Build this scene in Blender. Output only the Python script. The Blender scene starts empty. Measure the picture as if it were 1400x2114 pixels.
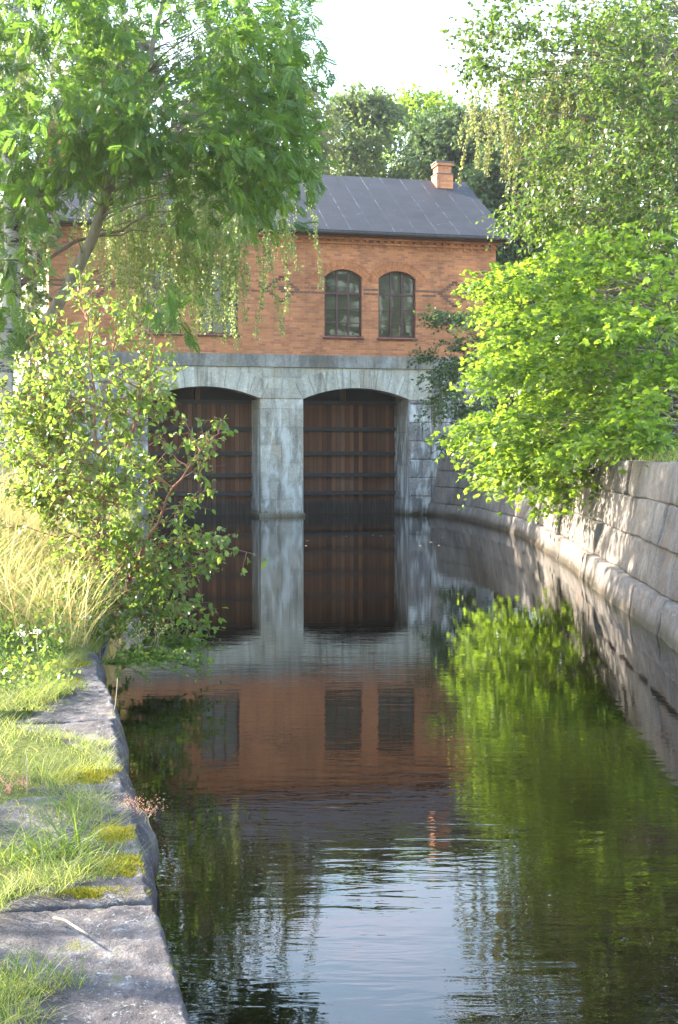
import bpy, math, random
import numpy as np
from mathutils import Vector, Matrix, noise

# ------------------------------------------------------------------ camera, sky, sun, exposure
S = bpy.context.scene
COL = S.collection
F_PX, CX, CY, HOR, CAMH = 2600.0, 700.0, 1057.0, 930.0, 2.1
PITCH = math.atan((CY - HOR) / F_PX)
cam_d = bpy.data.cameras.new('camera'); cam = bpy.data.objects.new('camera', cam_d); COL.objects.link(cam)
cam.location = (0, 0, CAMH); cam.rotation_euler = (math.pi / 2 - PITCH, 0, 0)
cam_d.sensor_fit = 'HORIZONTAL'; cam_d.sensor_width = 36.0; cam_d.lens = F_PX / 1400.0 * 36.0
cam_d.clip_start = 0.1; cam_d.clip_end = 3000
S.camera = cam
SUN_EL, SUN_AZ = math.radians(27), math.radians(-68)      # azimuth from +Y towards +X
SUN_DIR = Vector((math.sin(SUN_AZ) * math.cos(SUN_EL), math.cos(SUN_AZ) * math.cos(SUN_EL), math.sin(SUN_EL)))
W = bpy.data.worlds.new('World'); S.world = W; W.use_nodes = True
wn = W.node_tree; bg = wn.nodes['Background']
sky = wn.nodes.new('ShaderNodeTexSky'); sky.sky_type = 'NISHITA'; sky.sun_disc = False
sky.sun_elevation = SUN_EL; sky.sun_rotation = SUN_AZ % (2 * math.pi); sky.air_density = 1.5; sky.dust_density = 1.2; sky.ozone_density = 1.6
# bright summer clouds drifting in the sky ahead
wg = wn.nodes.new('ShaderNodeTexCoord'); wmp = wn.nodes.new('ShaderNodeMapping'); wmp.inputs['Scale'].default_value = (3.0, 3.0, 8.0); wn.links.new(wg.outputs['Generated'], wmp.inputs[0])
wno = wn.nodes.new('ShaderNodeTexNoise'); wno.inputs['Scale'].default_value = 2.6; wno.inputs['Detail'].default_value = 6; wn.links.new(wmp.outputs[0], wno.inputs['Vector'])
wds = wn.nodes.new('ShaderNodeVectorMath'); wds.operation = 'DISTANCE'; wds.inputs[1].default_value = (.02, .925, .38); wn.links.new(wg.outputs['Generated'], wds.inputs[0])
wma = wn.nodes.new('ShaderNodeMath'); wma.operation = 'MULTIPLY_ADD'; wma.inputs[1].default_value = -.9; wma.inputs[2].default_value = .22; wn.links.new(wds.outputs['Value'], wma.inputs[0])
wmx = wn.nodes.new('ShaderNodeMath'); wmx.operation = 'MAXIMUM'; wmx.inputs[1].default_value = 0; wn.links.new(wma.outputs[0], wmx.inputs[0])
wad = wn.nodes.new('ShaderNodeMath'); wad.operation = 'ADD'; wn.links.new(wno.outputs[0], wad.inputs[0]); wn.links.new(wmx.outputs[0], wad.inputs[1])
wrp = wn.nodes.new('ShaderNodeValToRGB'); wrp.color_ramp.elements[0].position = .56; wrp.color_ramp.elements[1].position = .86; wn.links.new(wad.outputs[0], wrp.inputs[0])
wmi = wn.nodes.new('ShaderNodeMixRGB'); wmi.inputs['Color2'].default_value = (3.7, 3.9, 4.9, 1); wn.links.new(wrp.outputs[0], wmi.inputs[0]); wn.links.new(sky.outputs[0], wmi.inputs['Color1'])
wn.links.new(wmi.outputs[0], bg.inputs[0]); bg.inputs[1].default_value = 0.15
sd = bpy.data.lights.new('sun', 'SUN'); sd.energy = 4.6; sd.angle = math.radians(0.5); sd.color = (1.0, 0.90, 0.74)
sun = bpy.data.objects.new('sun', sd); COL.objects.link(sun); sun.rotation_euler = SUN_DIR.to_track_quat('Z', 'Y').to_euler()
S.view_settings.view_transform = 'Standard'; S.view_settings.look = 'None'; S.view_settings.gamma = 1.0
S.view_settings.exposure = 2.75
S.render.engine = 'CYCLES'
c = S.cycles
c.use_denoising = True; c.denoiser = 'OPENIMAGEDENOISE'; c.denoising_input_passes = 'RGB_ALBEDO_NORMAL'
c.max_bounces = 8; c.diffuse_bounces = 4; c.glossy_bounces = 4; c.transmission_bounces = 6; c.transparent_max_bounces = 6
c.sample_clamp_indirect = 6.0; c.caustics_reflective = False; c.caustics_refractive = False

# ------------------------------------------------------------------ helpers
_cp, _sp = math.cos(PITCH), math.sin(PITCH)
def at(px, py, d):
    x = (px - CX) / F_PX; y = -(py - CY) / F_PX
    vy = _cp + y * _sp; vz = y * _cp - _sp
    k = d / vy
    return Vector((x * k, d, CAMH + vz * k))
def empty(name, loc=(0, 0, 0), rz=0.0, label=None, cat=None, group=None, kind=None):
    o = bpy.data.objects.new(name, None); COL.objects.link(o); o.location = loc; o.rotation_euler = (0, 0, rz)
    o.empty_display_size = 0.2
    return tag(o, label, cat, group, kind)
def tag(o, label=None, cat=None, group=None, kind=None):
    if label: o['label'] = label
    if cat: o['category'] = cat
    if group: o['group'] = group
    if kind: o['kind'] = kind
    return o
def link(name, me, mats=(), parent=None, inv=False):
    for m in (mats if isinstance(mats, (list, tuple)) else [mats]): me.materials.append(m)
    o = bpy.data.objects.new(name, me); COL.objects.link(o)
    if parent is not None:
        o.parent = parent
        if inv: o.matrix_parent_inverse = (Matrix.Translation(parent.location) @ parent.rotation_euler.to_matrix().to_4x4()).inverted()
    return o
class MB:
    def __init__(s): s.v = []; s.f = []; s.m = []; s.k = []
    def quad(s, pts, mi=0):
        b = len(s.v); s.v += [tuple(p) for p in pts]; s.f.append(tuple(range(b, b + len(pts)))); s.m.append(mi)
    def hexa(s, p, mi=0):          # p: 8 points, bottom 4 ccw then top 4
        b = len(s.v); s.v += [tuple(q) for q in p]; s.k.append(b)
        for f in ((3, 2, 1, 0), (4, 5, 6, 7), (0, 1, 5, 4), (1, 2, 6, 5), (2, 3, 7, 6), (3, 0, 4, 7)):
            s.f.append(tuple(b + i for i in f)); s.m.append(mi)
    def box(s, x0, x1, y0, y1, z0, z1, mi=0):
        s.hexa([(x0, y0, z0), (x1, y0, z0), (x1, y1, z0), (x0, y1, z0), (x0, y0, z1), (x1, y0, z1), (x1, y1, z1), (x0, y1, z1)], mi)
    def grid(s, fn, nu, nv, mi=0, flip=False):
        b = len(s.v)
        for j in range(nv + 1):
            for i in range(nu + 1): s.v.append(tuple(fn(i / nu, j / nv)))
        w = nu + 1
        for j in range(nv):
            for i in range(nu):
                q = (b + j * w + i, b + j * w + i + 1, b + (j + 1) * w + i + 1, b + (j + 1) * w + i)
                s.f.append(q[::-1] if flip else q); s.m.append(mi)
    def tube(s, pts, rad, n=6, mi=0, cap=True):
        pts = [Vector(p) for p in pts]; b0 = len(s.v)
        up = Vector((0.31, 0.17, 0.93))
        for i, p in enumerate(pts):
            t = (pts[min(i + 1, len(pts) - 1)] - pts[max(i - 1, 0)])
            t = t.normalized() if t.length > 1e-9 else Vector((0, 0, 1))
            a = t.cross(up)
            if a.length < 0.05: a = t.cross(Vector((1, 0, 0)))
            a.normalize(); c_ = t.cross(a)
            for k in range(n):
                an = 2 * math.pi * k / n
                q = p + (a * math.cos(an) + c_ * math.sin(an)) * rad[i]; s.v.append(tuple(q))
        for i in range(len(pts) - 1):
            for k in range(n):
                k2 = (k + 1) % n; o = b0 + i * n
                s.f.append((o + k, o + k2, o + n + k2, o + n + k)); s.m.append(mi)
        if cap:
            s.f.append(tuple(b0 + k for k in range(n - 1, -1, -1))); s.m.append(mi)
            e = b0 + (len(pts) - 1) * n; s.f.append(tuple(e + k for k in range(n))); s.m.append(mi)
    def build(s, name, mats, parent=None, smooth=False, inv=False):
        me = bpy.data.meshes.new(name); me.from_pydata(s.v, [], s.f)
        if any(s.m): me.polygons.foreach_set('material_index', s.m)
        if smooth: me.polygons.foreach_set('use_smooth', [True] * len(s.f))
        if s.k:                              # every block gets a shade of its own
            t = np.full(len(s.v), .5, np.float32); rr = np.random.default_rng(len(s.v))
            for a, b in zip(s.k, s.k[1:] + [len(s.v)]): t[a:b] = rr.random()
            me.attributes.new('tint', 'FLOAT', 'POINT').data.foreach_set('value', t)
        me.update()
        return link(name, me, mats, parent, inv)
def nz(p, sc, seed=0.0): return noise.noise(Vector((p[0] * sc + seed, p[1] * sc - seed * .7, p[2] * sc + seed * .3)))
def fbm(p, sc, seed=0.0, o=3):
    r = 0; a = 1
    for _ in range(o): r += a * nz(p, sc, seed); sc *= 2.1; a *= .5
    return r

# ------------------------------------------------------------------ materials
class NT:
    def __init__(s, name):
        s.m = bpy.data.materials.new(name); s.m.use_nodes = True; s.t = s.m.node_tree; s.t.nodes.clear()
        s.out = s.t.nodes.new('ShaderNodeOutputMaterial')
    def n(s, ty, ins=None, **pr):
        nd = s.t.nodes.new('ShaderNode' + ty)
        for k, v in pr.items(): setattr(nd, k, v)
        for k, v in (ins or {}).items():
            sk = nd.inputs[k]
            if isinstance(v, bpy.types.NodeSocket): s.t.links.new(v, sk)
            else: sk.default_value = (*v, 1.0) if isinstance(v, tuple) and len(v) == 3 and sk.type == 'RGBA' else v
        return nd
    def noise(s, vec, scale, detail=4, rough=.55, dist=0.0):
        return s.n('TexNoise', {'Vector': vec, 'Scale': scale, 'Detail': detail, 'Roughness': rough, 'Distortion': dist}).outputs[0]
    def ramp(s, fac, stops):
        nd = s.n('ValToRGB', {'Fac': fac}); e = nd.color_ramp.elements
        while len(e) < len(stops): e.new(.5)
        for el, (p, col) in zip(e, stops):
            el.position = p; el.color = (*col, 1) if isinstance(col, tuple) else (col, col, col, 1)
        return nd.outputs[0]
    def mix(s, fac, a, b, mode='MIX'):
        nd = s.n('MixRGB', {'Fac': fac, 'Color1': a, 'Color2': b}, blend_type=mode); return nd.outputs[0]
    def math(s, op, a, b=0.0, c_=0.0):
        return s.n('Math', {0: a, 1: b, 2: c_}, operation=op).outputs[0]
    def map(s, vec, scale=(1, 1, 1), loc=(0, 0, 0), rot=(0, 0, 0)):
        return s.n('Mapping', {'Vector': vec, 'Scale': scale, 'Location': loc, 'Rotation': rot}).outputs[0]
    def obj(s): return s.n('TexCoord').outputs['Object']
    def bump(s, h, strength=.5, dist=.02, normal=None):
        d = {'Height': h, 'Strength': strength, 'Distance': dist}
        if normal: d['Normal'] = normal
        return s.n('Bump', d).outputs[0]
    def pbr(s, col, rough=.8, spec=.3, normal=None, **kw):
        d = {'Base Color': col, 'Roughness': rough, 'Specular IOR Level': spec}
        if normal: d['Normal'] = normal
        d.update(kw)
        return s.n('BsdfPrincipled', d)
    def done(s, sh):
        s.t.links.new(sh.outputs[0], s.out.inputs[0]); return s.m

def leaf_mat(name, c_dark, c_light, tr, tfac=.45, rough=.42, spec=.45):
    t = NT(name); a = t.n('Attribute', attribute_name='tint').outputs['Fac']
    col = t.ramp(a, [(0.0, c_dark), (.75, c_light), (1.0, tuple(min(1, x * y) for x, y in zip(c_light, (1.5, 1.15, 1.0))))])
    p = t.pbr(col, rough, spec)
    tc = t.mix(.6, tr, t.mix(1.0, col, (2.4, 2.4, 2.0), 'MULTIPLY'))
    tl = t.n('BsdfTranslucent', {'Color': tc})
    m = t.n('MixShader', {0: tfac, 1: p.outputs[0], 2: tl.outputs[0]})
    return t.done(m)
M = {}
M['ash_leaf'] = leaf_mat('ash_leaf', (.030, .078, .022), (.075, .145, .026), (.25, .40, .03), .45)
M['birch_leaf'] = leaf_mat('birch_leaf', (.085, .13, .042), (.165, .21, .075), (.44, .52, .15), .46)
M['sapling_leaf'] = leaf_mat('sapling_leaf', (.050, .10, .024), (.11, .18, .035), (.40, .52, .05), .46, .36, .5)
M['maple_leaf'] = leaf_mat('maple_leaf', (.040, .095, .016), (.13, .215, .024), (.44, .58, .035), .54, .42)
M['alder_leaf'] = leaf_mat('alder_leaf', (.034, .070, .015), (.075, .135, .022), (.22, .33, .035), .38, .4)
M['far_leaf'] = leaf_mat('far_leaf', (.055, .095, .034), (.10, .145, .05), (.25, .32, .08), .38, .5)
M['far_birch_leaf'] = leaf_mat('far_birch_leaf', (.09, .11, .035), (.15, .17, .06), (.34, .36, .10), .4, .5)
M['mid_leaf'] = leaf_mat('mid_leaf', (.042, .078, .032), (.072, .115, .042), (.17, .25, .06), .35, .5)
M['dark_leaf'] = leaf_mat('dark_leaf', (.030, .065, .022), (.05, .10, .03), (.12, .20, .03), .35, .45)
M['grass_green'] = leaf_mat('grass_green', (.055, .10, .018), (.12, .18, .03), (.30, .40, .05), .4, .5, .3)
M['grass_dry'] = leaf_mat('grass_dry', (.22, .24, .07), (.58, .48, .25), (.70, .62, .30), .5, .6, .2)
M['grass_mix'] = leaf_mat('grass_mix', (.07, .14, .024), (.25, .25, .09), (.40, .46, .10), .45, .55, .25)
M['moss'] = leaf_mat('moss', (.11, .14, .015), (.30, .27, .035), (.35, .33, .04), .25, .8, .1)
M['pink_flower'] = leaf_mat('pink_flower', (.32, .12, .09), (.50, .28, .20), (.5, .3, .2), .3, .7, .2)
M['white_flower'] = leaf_mat('white_flower', (.55, .55, .48), (.75, .75, .70), (.6, .6, .5), .3, .7, .2)
M['yellow_flower'] = leaf_mat('yellow_flower', (.42, .38, .12), (.60, .55, .22), (.6, .5, .2), .3, .7, .2)

def bark_mat(name, c1, c2, sc=9.0, zs=.25, white=False):
    t = NT(name); o = t.obj(); v = t.map(o, (1, 1, zs))
    n = t.noise(v, sc, 6, .65)
    if white:
        n2 = t.noise(t.map(o, (1, 1, 3.5)), 5, 4, .7)
        col = t.mix(t.ramp(n2, [(.52, 0.0), (.60, 1.0)]), t.ramp(n, [(.3, c1), (.7, c2)]), (.05, .045, .04))
    else: col = t.ramp(n, [(.32, c1), (.68, c2)])
    return t.done(t.pbr(col, .9, .15, t.bump(n, .7, .02)))
M['bark'] = bark_mat('grey_bark', (.12, .11, .09), (.27, .25, .21))
M['twig'] = bark_mat('twig_bark', (.13, .085, .06), (.22, .15, .11), 20)
M['brown_twig'] = bark_mat('reddish_twig', (.20, .09, .06), (.30, .16, .11), 20)
M['birch_bark'] = bark_mat('birch_bark', (.26, .25, .24), (.42, .41, .39), 6, 2.0, True)
M['dark_bark'] = bark_mat('dark_bark', (.05, .045, .04), (.12, .105, .09))
M['straw'] = bark_mat('dry_straw', (.42, .33, .22), (.55, .46, .33), 20)

def stone_mat(name, c1, c2, c3, big=.9, lich=.55, lcol=(.55, .56, .54), streak=0.0, warm=None, bumpd=.02, bs=.7, moss=False, wet=True, blk=0.0):
    t = NT(name); o = t.obj()
    a = t.noise(o, big, 5, .6, .4); b = t.noise(o, 14, 6, .7); g = t.noise(o, 90, 3, .6)
    col = t.ramp(a, [(.3, c1), (.52, c2), (.72, c3)])
    col = t.mix(.55, col, t.ramp(b, [(.25, .25), (.75, .95)]), 'OVERLAY')
    col = t.mix(.4, col, t.ramp(g, [(.3, .2), (.7, .9)]), 'OVERLAY')
    if blk:
        ta = t.n('Attribute', attribute_name='tint').outputs['Fac']
        col = t.mix(1.0, col, t.ramp(ta, [(0.0, 1 - blk), (1.0, 1.0)]), 'MULTIPLY')
    if warm: col = t.mix(t.ramp(t.noise(t.map(o, (1, 1, .4), (3, 1, 7)), 1.7, 4, .6), [(.55, 0.0), (.75, .7)]), col, warm)
    if streak:
        sn = t.noise(t.map(o, (3.2, 3.2, .9), (9, 4, 2)), 1.0, 6, .65, .3)
        col = t.mix(t.ramp(sn, [(.50, 0.0), (.62, streak)]), col, (.62, .64, .66))
        sn2 = t.noise(t.map(o, (5, 5, .55), (2, 8, 1)), 1.0, 5, .65, .3)
        col = t.mix(t.ramp(sn2, [(.52, 0.0), (.70, .7)]), col, (.085, .075, .068))
    ln = t.noise(o, 38, 4, .6, .9); lm = t.noise(o, 2.2, 2, .5)
    lf = t.math('MULTIPLY', t.ramp(ln, [(.60, 0.0), (.66, 1.0)]), t.ramp(lm, [(.42, 0.0), (.6, lich)]))
    col = t.mix(lf, col, lcol)
    if moss:
        mn = t.noise(o, 5, 5, .6); col = t.mix(t.ramp(mn, [(.6, 0.0), (.68, .8)]), col, (.12, .12, .02))
    rough = .88
    if wet:
        z = t.n('SeparateXYZ', {0: t.n('NewGeometry').outputs['Position']}).outputs[2]
        zz = t.math('ADD', z, t.math('MULTIPLY', t.math('SUBTRACT', b, .5), .12))
        wf = t.ramp(zz, [(.06, 1.0), (.22, 0.0)])
        col = t.mix(wf, col, t.mix(1.0, col, (.38, .34, .26), 'MULTIPLY'))
        rough = t.math('SUBTRACT', .88, t.math('MULTIPLY', wf, .5))
    h = t.math('ADD', t.math('ADD', b, t.math('MULTIPLY', g, .35)), t.math('MULTIPLY', t.noise(o, 42, 5, .75, .8), .6))
    return t.done(t.pbr(col, rough, .3, t.bump(h, bs, bumpd)))
M['granite'] = stone_mat('granite_wall', (.082, .072, .068), (.148, .130, .122), (.22, .183, .16), .8, .75, (.34, .34, .34), .1, (.22, .145, .105), blk=.25)
M['coping'] = stone_mat('granite_coping', (.04, .035, .037), (.085, .074, .077), (.18, .168, .168), 5.0, .9, (.34, .37, .36), 0, (.17, .125, .10), .022, 1.0, True)
M['pier'] = stone_mat('grey_ashlar', (.27, .255, .235), (.39, .37, .34), (.48, .46, .42), .9, .5, (.62, .64, .66), .75, (.42, .31, .20), .006, .5, blk=.38)
M['arch'] = stone_mat('pale_arch_stone', (.36, .34, .30), (.46, .44, .395), (.54, .52, .465), 1.1, .3, (.6, .6, .6), .25, (.42, .35, .27), .005, .4, blk=.38)
M['band'] = stone_mat('dark_band_stone', (.11, .105, .10), (.20, .195, .19), (.36, .35, .335), .75, .3, (.4, .4, .38), .15, (.25, .2, .15), .008, .5, blk=.38)
M['rough'] = stone_mat('rough_granite', (.15, .145, .155), (.26, .25, .26), (.34, .32, .32), .9, .5, (.6, .6, .6), .9, (.35, .25, .19), .03, .9, blk=.38)

def brick_mat(name, pattern=True):
    t = NT(name); o = t.obj(); s = t.n('SeparateXYZ', {0: o})
    v = t.n('CombineXYZ', {0: t.math('ADD', s.outputs[0], s.outputs[1]), 1: s.outputs[2]}).outputs[0]
    big = t.noise(o, .7, 5, .6); fine = t.noise(o, 40, 3, .6)
    if pattern:
        wv = t.n('VectorMath', {0: v, 1: t.map(t.n('TexNoise', {'Vector': o, 'Scale': 6.0}).outputs[1], (.012, .012, 0))}, operation='ADD').outputs[0]
        br = t.n('TexBrick', {'Vector': wv, 'Color1': (.46, .18, .082), 'Color2': (.27, .10, .056), 'Mortar': (.30, .20, .14),
                 'Scale': 1.0, 'Mortar Size': .007, 'Mortar Smooth': .2, 'Bias': -.15, 'Brick Width': .245, 'Row Height': .076}, offset=.5, squash=1.0)
        col, fac = br.outputs[0], br.outputs[1]
        br2 = t.n('TexBrick', {'Vector': wv, 'Color1': (1.12, 1.12, 1.1), 'Color2': (.55, .56, .6), 'Mortar': (1, 1, 1), 'Scale': 1.0,
                  'Mortar Size': .006, 'Bias': -.72, 'Brick Width': .245, 'Row Height': .076}, offset=.5)
        br2.inputs['Vector'].default_value = (0, 0, 0)
        t.t.links.new(t.map(wv, (1, 1, 1), (.245 * 7, .076 * 14, 0)), br2.inputs['Vector'])
        col = t.mix(.8, col, br2.outputs[0], 'MULTIPLY')
    else:
        col = t.ramp(t.noise(o, 9, 2, .5), [(.35, (.32, .125, .06)), (.65, (.42, .17, .08))]); fac = None
    col = t.mix(.65, col, t.ramp(big, [(.3, .32), (.7, .74)]), 'OVERLAY')
    sk = t.noise(t.map(o, (2.6, 2.6, .35)), 1.0, 5, .65)
    col = t.mix(t.ramp(sk, [(.52, 0.0), (.70, .55)]), col, t.mix(1.0, col, (.55, .55, .58), 'MULTIPLY'))
    col = t.mix(.35, col, t.ramp(fine, [(.3, .3), (.7, .8)]), 'OVERLAY')
    h = t.math('SUBTRACT', t.math('MULTIPLY', fine, .3), fac) if fac is not None else fine
    return t.done(t.pbr(col, .9, .2, t.bump(h, .6, .008)))
M['brick'] = brick_mat('red_brick'); M['brick_plain'] = brick_mat('arch_brick', False)
def plain(name, col, rough=.6, spec=.4, var=.3, sc=8, **kw):
    t = NT(name); n = t.noise(t.obj(), sc, 5, .6)
    return t.done(t.pbr(t.mix(var, col, t.ramp(n, [(.3, .2), (.7, .85)]), 'OVERLAY'), rough, spec, t.bump(n, .15, .005), **kw))
M['dark_brick'] = plain('dark_brick', (.16, .085, .06), .9, .2)
M['mortar'] = plain('lime_mortar', (.30, .26, .23), .9, .2)
M['frame'] = plain('maroon_frame', (.075, .03, .035), .55, .4)
M['zinc'] = plain('dark_gutter', (.06, .06, .075), .5, .5)
M['black_beam'] = plain('tarred_beam', (.022, .022, .026), .6, .4, .5)
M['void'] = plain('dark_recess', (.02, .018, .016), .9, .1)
M['room'] = plain('dim_plaster', (.20, .19, .13), .9, .2)
M['carton'] = plain('beige_carton', (.62, .48, .26), .8, .2)
def plank_mat():
    t = NT('gate_planks'); o = t.obj(); s = t.n('SeparateXYZ', {0: o})
    idx = t.math('FLOOR', t.math('DIVIDE', s.outputs[0], .155))
    r = t.n('TexWhiteNoise', {'W': idx}, noise_dimensions='1D').outputs[0]
    g = t.noise(t.map(o, (22, 22, 1.1)), 1.0, 5, .7, .4); big = t.noise(t.map(o, (1.5, 1, .8)), 1.0, 4, .6)
    col = t.ramp(t.math('ADD', t.math('MULTIPLY', r, .55), t.math('MULTIPLY', g, .5)), [(.2, (.05, .018, .010)), (.55, (.13, .052, .028)), (.85, (.23, .105, .058))])
    col = t.mix(t.ramp(big, [(.45, 0.0), (.72, .55)]), col, (.13, .095, .08))
    z = t.math('ADD', s.outputs[2], t.math('MULTIPLY', g, .25))
    wf = t.ramp(z, [(.45, 1.0), (.72, 0.0)])
    col = t.mix(wf, col, t.ramp(g, [(.4, (.018, .014, .012)), (.7, (.07, .06, .055))]))
    fr = t.math('FRACT', t.math('DIVIDE', s.outputs[0], .155))
    gap = t.math('GREATER_THAN', t.math('ABSOLUTE', t.math('SUBTRACT', fr, .5)), .465)
    col = t.mix(gap, col, (.015, .008, .006))
    return t.done(t.pbr(col, .75, .25, t.bump(t.math('SUBTRACT', t.math('MULTIPLY', g, .3), gap), .6, .012)))
M['plank'] = plank_mat()
def roof_mat():
    t = NT('roof_felt'); o = t.obj(); s = t.n('SeparateXYZ', {0: o}); x = s.outputs[0]; y = s.outputs[1]
    wob = t.math('MULTIPLY', t.math('SUBTRACT', t.noise(o, 2.5, 3), .5), .06)
    fx = t.math('FRACT', t.math('DIVIDE', t.math('ADD', x, wob), .72))
    seam = t.math('GREATER_THAN', t.math('ABSOLUTE', t.math('SUBTRACT', fx, .5)), .484)
    row = t.math('FLOOR', t.math('DIVIDE', x, .72))
    off = t.n('TexWhiteNoise', {'W': row}, noise_dimensions='1D').outputs[0]
    fy = t.math('FRACT', t.math('ADD', t.math('DIVIDE', y, 1.35), off))
    lap = t.math('LESS_THAN', fy, .014)
    n1 = t.noise(t.map(o, (2.5, .9, .9)), 1.2, 5, .65); n2 = t.noise(o, 1.4, 5, .6, .5); n3 = t.noise(o, 60, 3, .6)
    col = t.ramp(n2, [(.3, (.018, .017, .021)), (.7, (.030, .028, .034))])
    col = t.mix(.3, col, t.ramp(n3, [(.3, .25), (.7, .8)]), 'OVERLAY')
    col = t.mix(t.math('MULTIPLY', lap, .75), col, (.035, .033, .04))
    col = t.mix(t.math('MULTIPLY', seam, t.ramp(n1, [(.48, .05), (.62, .55)])), col, (.26, .27, .30))
    blot = t.math('MULTIPLY', t.ramp(t.noise(o, 5, 5, .7, 1.0), [(.60, 0.0), (.68, .55)]), t.ramp(t.noise(t.map(o, (1, 1, 1), (5, 3, 0)), .7, 2), [(.5, 0.0), (.62, 1.0)]))
    col = t.mix(blot, col, (.20, .21, .24))
    h = t.math('ADD', t.math('MULTIPLY', seam, .6), t.math('MULTIPLY', n2, .6))
    return t.done(t.pbr(col, .7, .35, t.bump(h, .5, .02)))
M['roof'] = roof_mat()
def glass_mat():
    t = NT('old_window_glass'); o = t.obj()
    nrm = t.bump(t.noise(o, 2.2, 2), .08, .02)
    g = t.n('BsdfGlossy', {'Color': (.9, .92, .9), 'Roughness': .03, 'Normal': nrm})
    tr = t.n('BsdfTransparent', {'Color': (.55, .58, .50)})
    df = t.n('BsdfDiffuse', {'Color': (.085, .085, .06)})
    fr = t.n('Fresnel', {'IOR': 1.5, 'Normal': nrm}).outputs[0]
    m0 = t.n('MixShader', {0: .5, 1: tr.outputs[0], 2: df.outputs[0]})
    return t.done(t.n('MixShader', {0: fr, 1: m0.outputs[0], 2: g.outputs[0]}))
M['glass'] = glass_mat()
def water_mat():
    t = NT('dark_canal_water'); o = t.n('NewGeometry').outputs['Position']
    y = t.n('SeparateXYZ', {0: o}).outputs[1]
    patch = t.noise(t.map(o, (.35, .13, 1)), 1.0, 3, .5)
    near = t.math('SUBTRACT', 1.0, t.ramp(t.math('DIVIDE', y, 45.0), [(.10, 0.0), (.34, .86)]))
    amp = t.math('MULTIPLY', t.ramp(patch, [(.36, .35), (.62, 1.0)]), t.math('ADD', t.math('MULTIPLY', near, .8), .2))
    w1 = t.noise(t.map(o, (1.1, 5.2, 1), (0, 0, 0), (0, 0, .12)), 1.6, 3, .5, .6)
    w2 = t.noise(t.map(o, (3.5, 9.0, 1), (4, 2, 0), (0, 0, -.2)), 1.7, 2, .5, .4)
    w3 = t.noise(t.map(o, (.5, 1.4, 1)), 1.0, 2, .5)
    h = t.math('MULTIPLY', t.math('ADD', t.math('ADD', w1, t.math('MULTIPLY', w2, .35)), t.math('MULTIPLY', w3, .8)), amp)
    nrm = t.bump(h, 1.0, .0024)
    scum = t.math('MULTIPLY', t.ramp(t.noise(o, 9, 2, .5), [(.70, 0.0), (.73, 1.0)]), t.ramp(t.math('DIVIDE', y, 45.0), [(.74, 0.0), (.84, .5)]))
    return t.done(t.pbr(t.mix(scum, (.0035, .0022, .0015), (.12, .10, .08)), .0, .5, nrm, IOR=1.42))
M['water'] = water_mat()
def soil_mat(name, c1, c2, c3):
    t = NT(name); o = t.obj(); n = t.noise(o, 1.3, 6, .65); g = t.noise(o, 30, 4, .7)
    col = t.ramp(n, [(.3, c1), (.5, c2), (.7, c3)])
    col = t.mix(.5, col, t.ramp(g, [(.3, .2), (.7, .85)]), 'OVERLAY')
    return t.done(t.pbr(col, .95, .1, t.bump(g, .8, .03)))
M['soil'] = soil_mat('turf_soil', (.07, .085, .022), (.10, .115, .03), (.14, .12, .055))
M['litter'] = soil_mat('leaf_litter', (.07, .06, .035), (.12, .095, .06), (.10, .11, .04))

# ------------------------------------------------------------------ canal lines
A = math.radians(13.4)
UX, WX = Vector((math.cos(A), math.sin(A), 0)), Vector((-math.sin(A), math.cos(A), 0))
B0 = Vector((-1.815, 40.0, 0))
def bw(u, w, z=0.0): return B0 + UX * u + WX * w + Vector((0, 0, z))
class Path:
    def __init__(s, pts, side):      # side: +1 the face looks to -X (right wall), -1 it looks to +X
        P = [Vector((x, y, 0)) for x, y in pts]; s.p = []
        for i in range(len(P) - 1):
            p0, p1, p2, p3 = P[max(i - 1, 0)], P[i], P[i + 1], P[min(i + 2, len(P) - 1)]
            for k in range(12):
                t = k / 12; s.p.append(.5 * ((2 * p1) + (p2 - p0) * t + (2 * p0 - 5 * p1 + 4 * p2 - p3) * t * t + (3 * p1 - p0 - 3 * p2 + p3) * t ** 3))
        s.p.append(P[-1]); s.side = side
        s.L = [0.0]
        for a, b in zip(s.p, s.p[1:]): s.L.append(s.L[-1] + (b - a).length)
        s.Y = [q.y for q in s.p]
    def pos(s, l):
        l = min(max(l, 0), s.L[-1]); i = int(np.searchsorted(s.L, l, 'right')) - 1; i = min(max(i, 0), len(s.p) - 2)
        t = (l - s.L[i]) / max(s.L[i + 1] - s.L[i], 1e-9); a, b = s.p[i], s.p[i + 1]
        i0, i1 = max(i - 4, 0), min(i + 5, len(s.p) - 1)
        d = (s.p[i1] - s.p[i0]).normalized()
        n = Vector((-d.y, d.x, 0)) * s.side       # towards the water
        return a.lerp(b, t), n
    def at_y(s, y): return float(np.interp(y, s.Y, s.L))
    def x_at(s, y): return float(np.interp(y, s.Y, [q.x for q in s.p]))
e5 = bw(4.86, 0.05)
RW = Path([(2.6, -30), (2.75, -10), (3.0, 2), (3.35, 9), (3.68, 14.5), (4.16, 21.8), (4.45, 28), (4.42, 33), (3.85, 38), (e5.x, e5.y)], 1)
l5 = bw(-4.5, -0.02)
LW = Path([(4.5, -30), (2.4, -8), (.52, 0), (-.47, 3.85), (-.83, 5.3), (-1.6, 8.75), (-2.03, 10.4), (-3.1, 17), (-4.4, 26), (-5.5, 34), (l5.x, l5.y)], -1)

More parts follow.
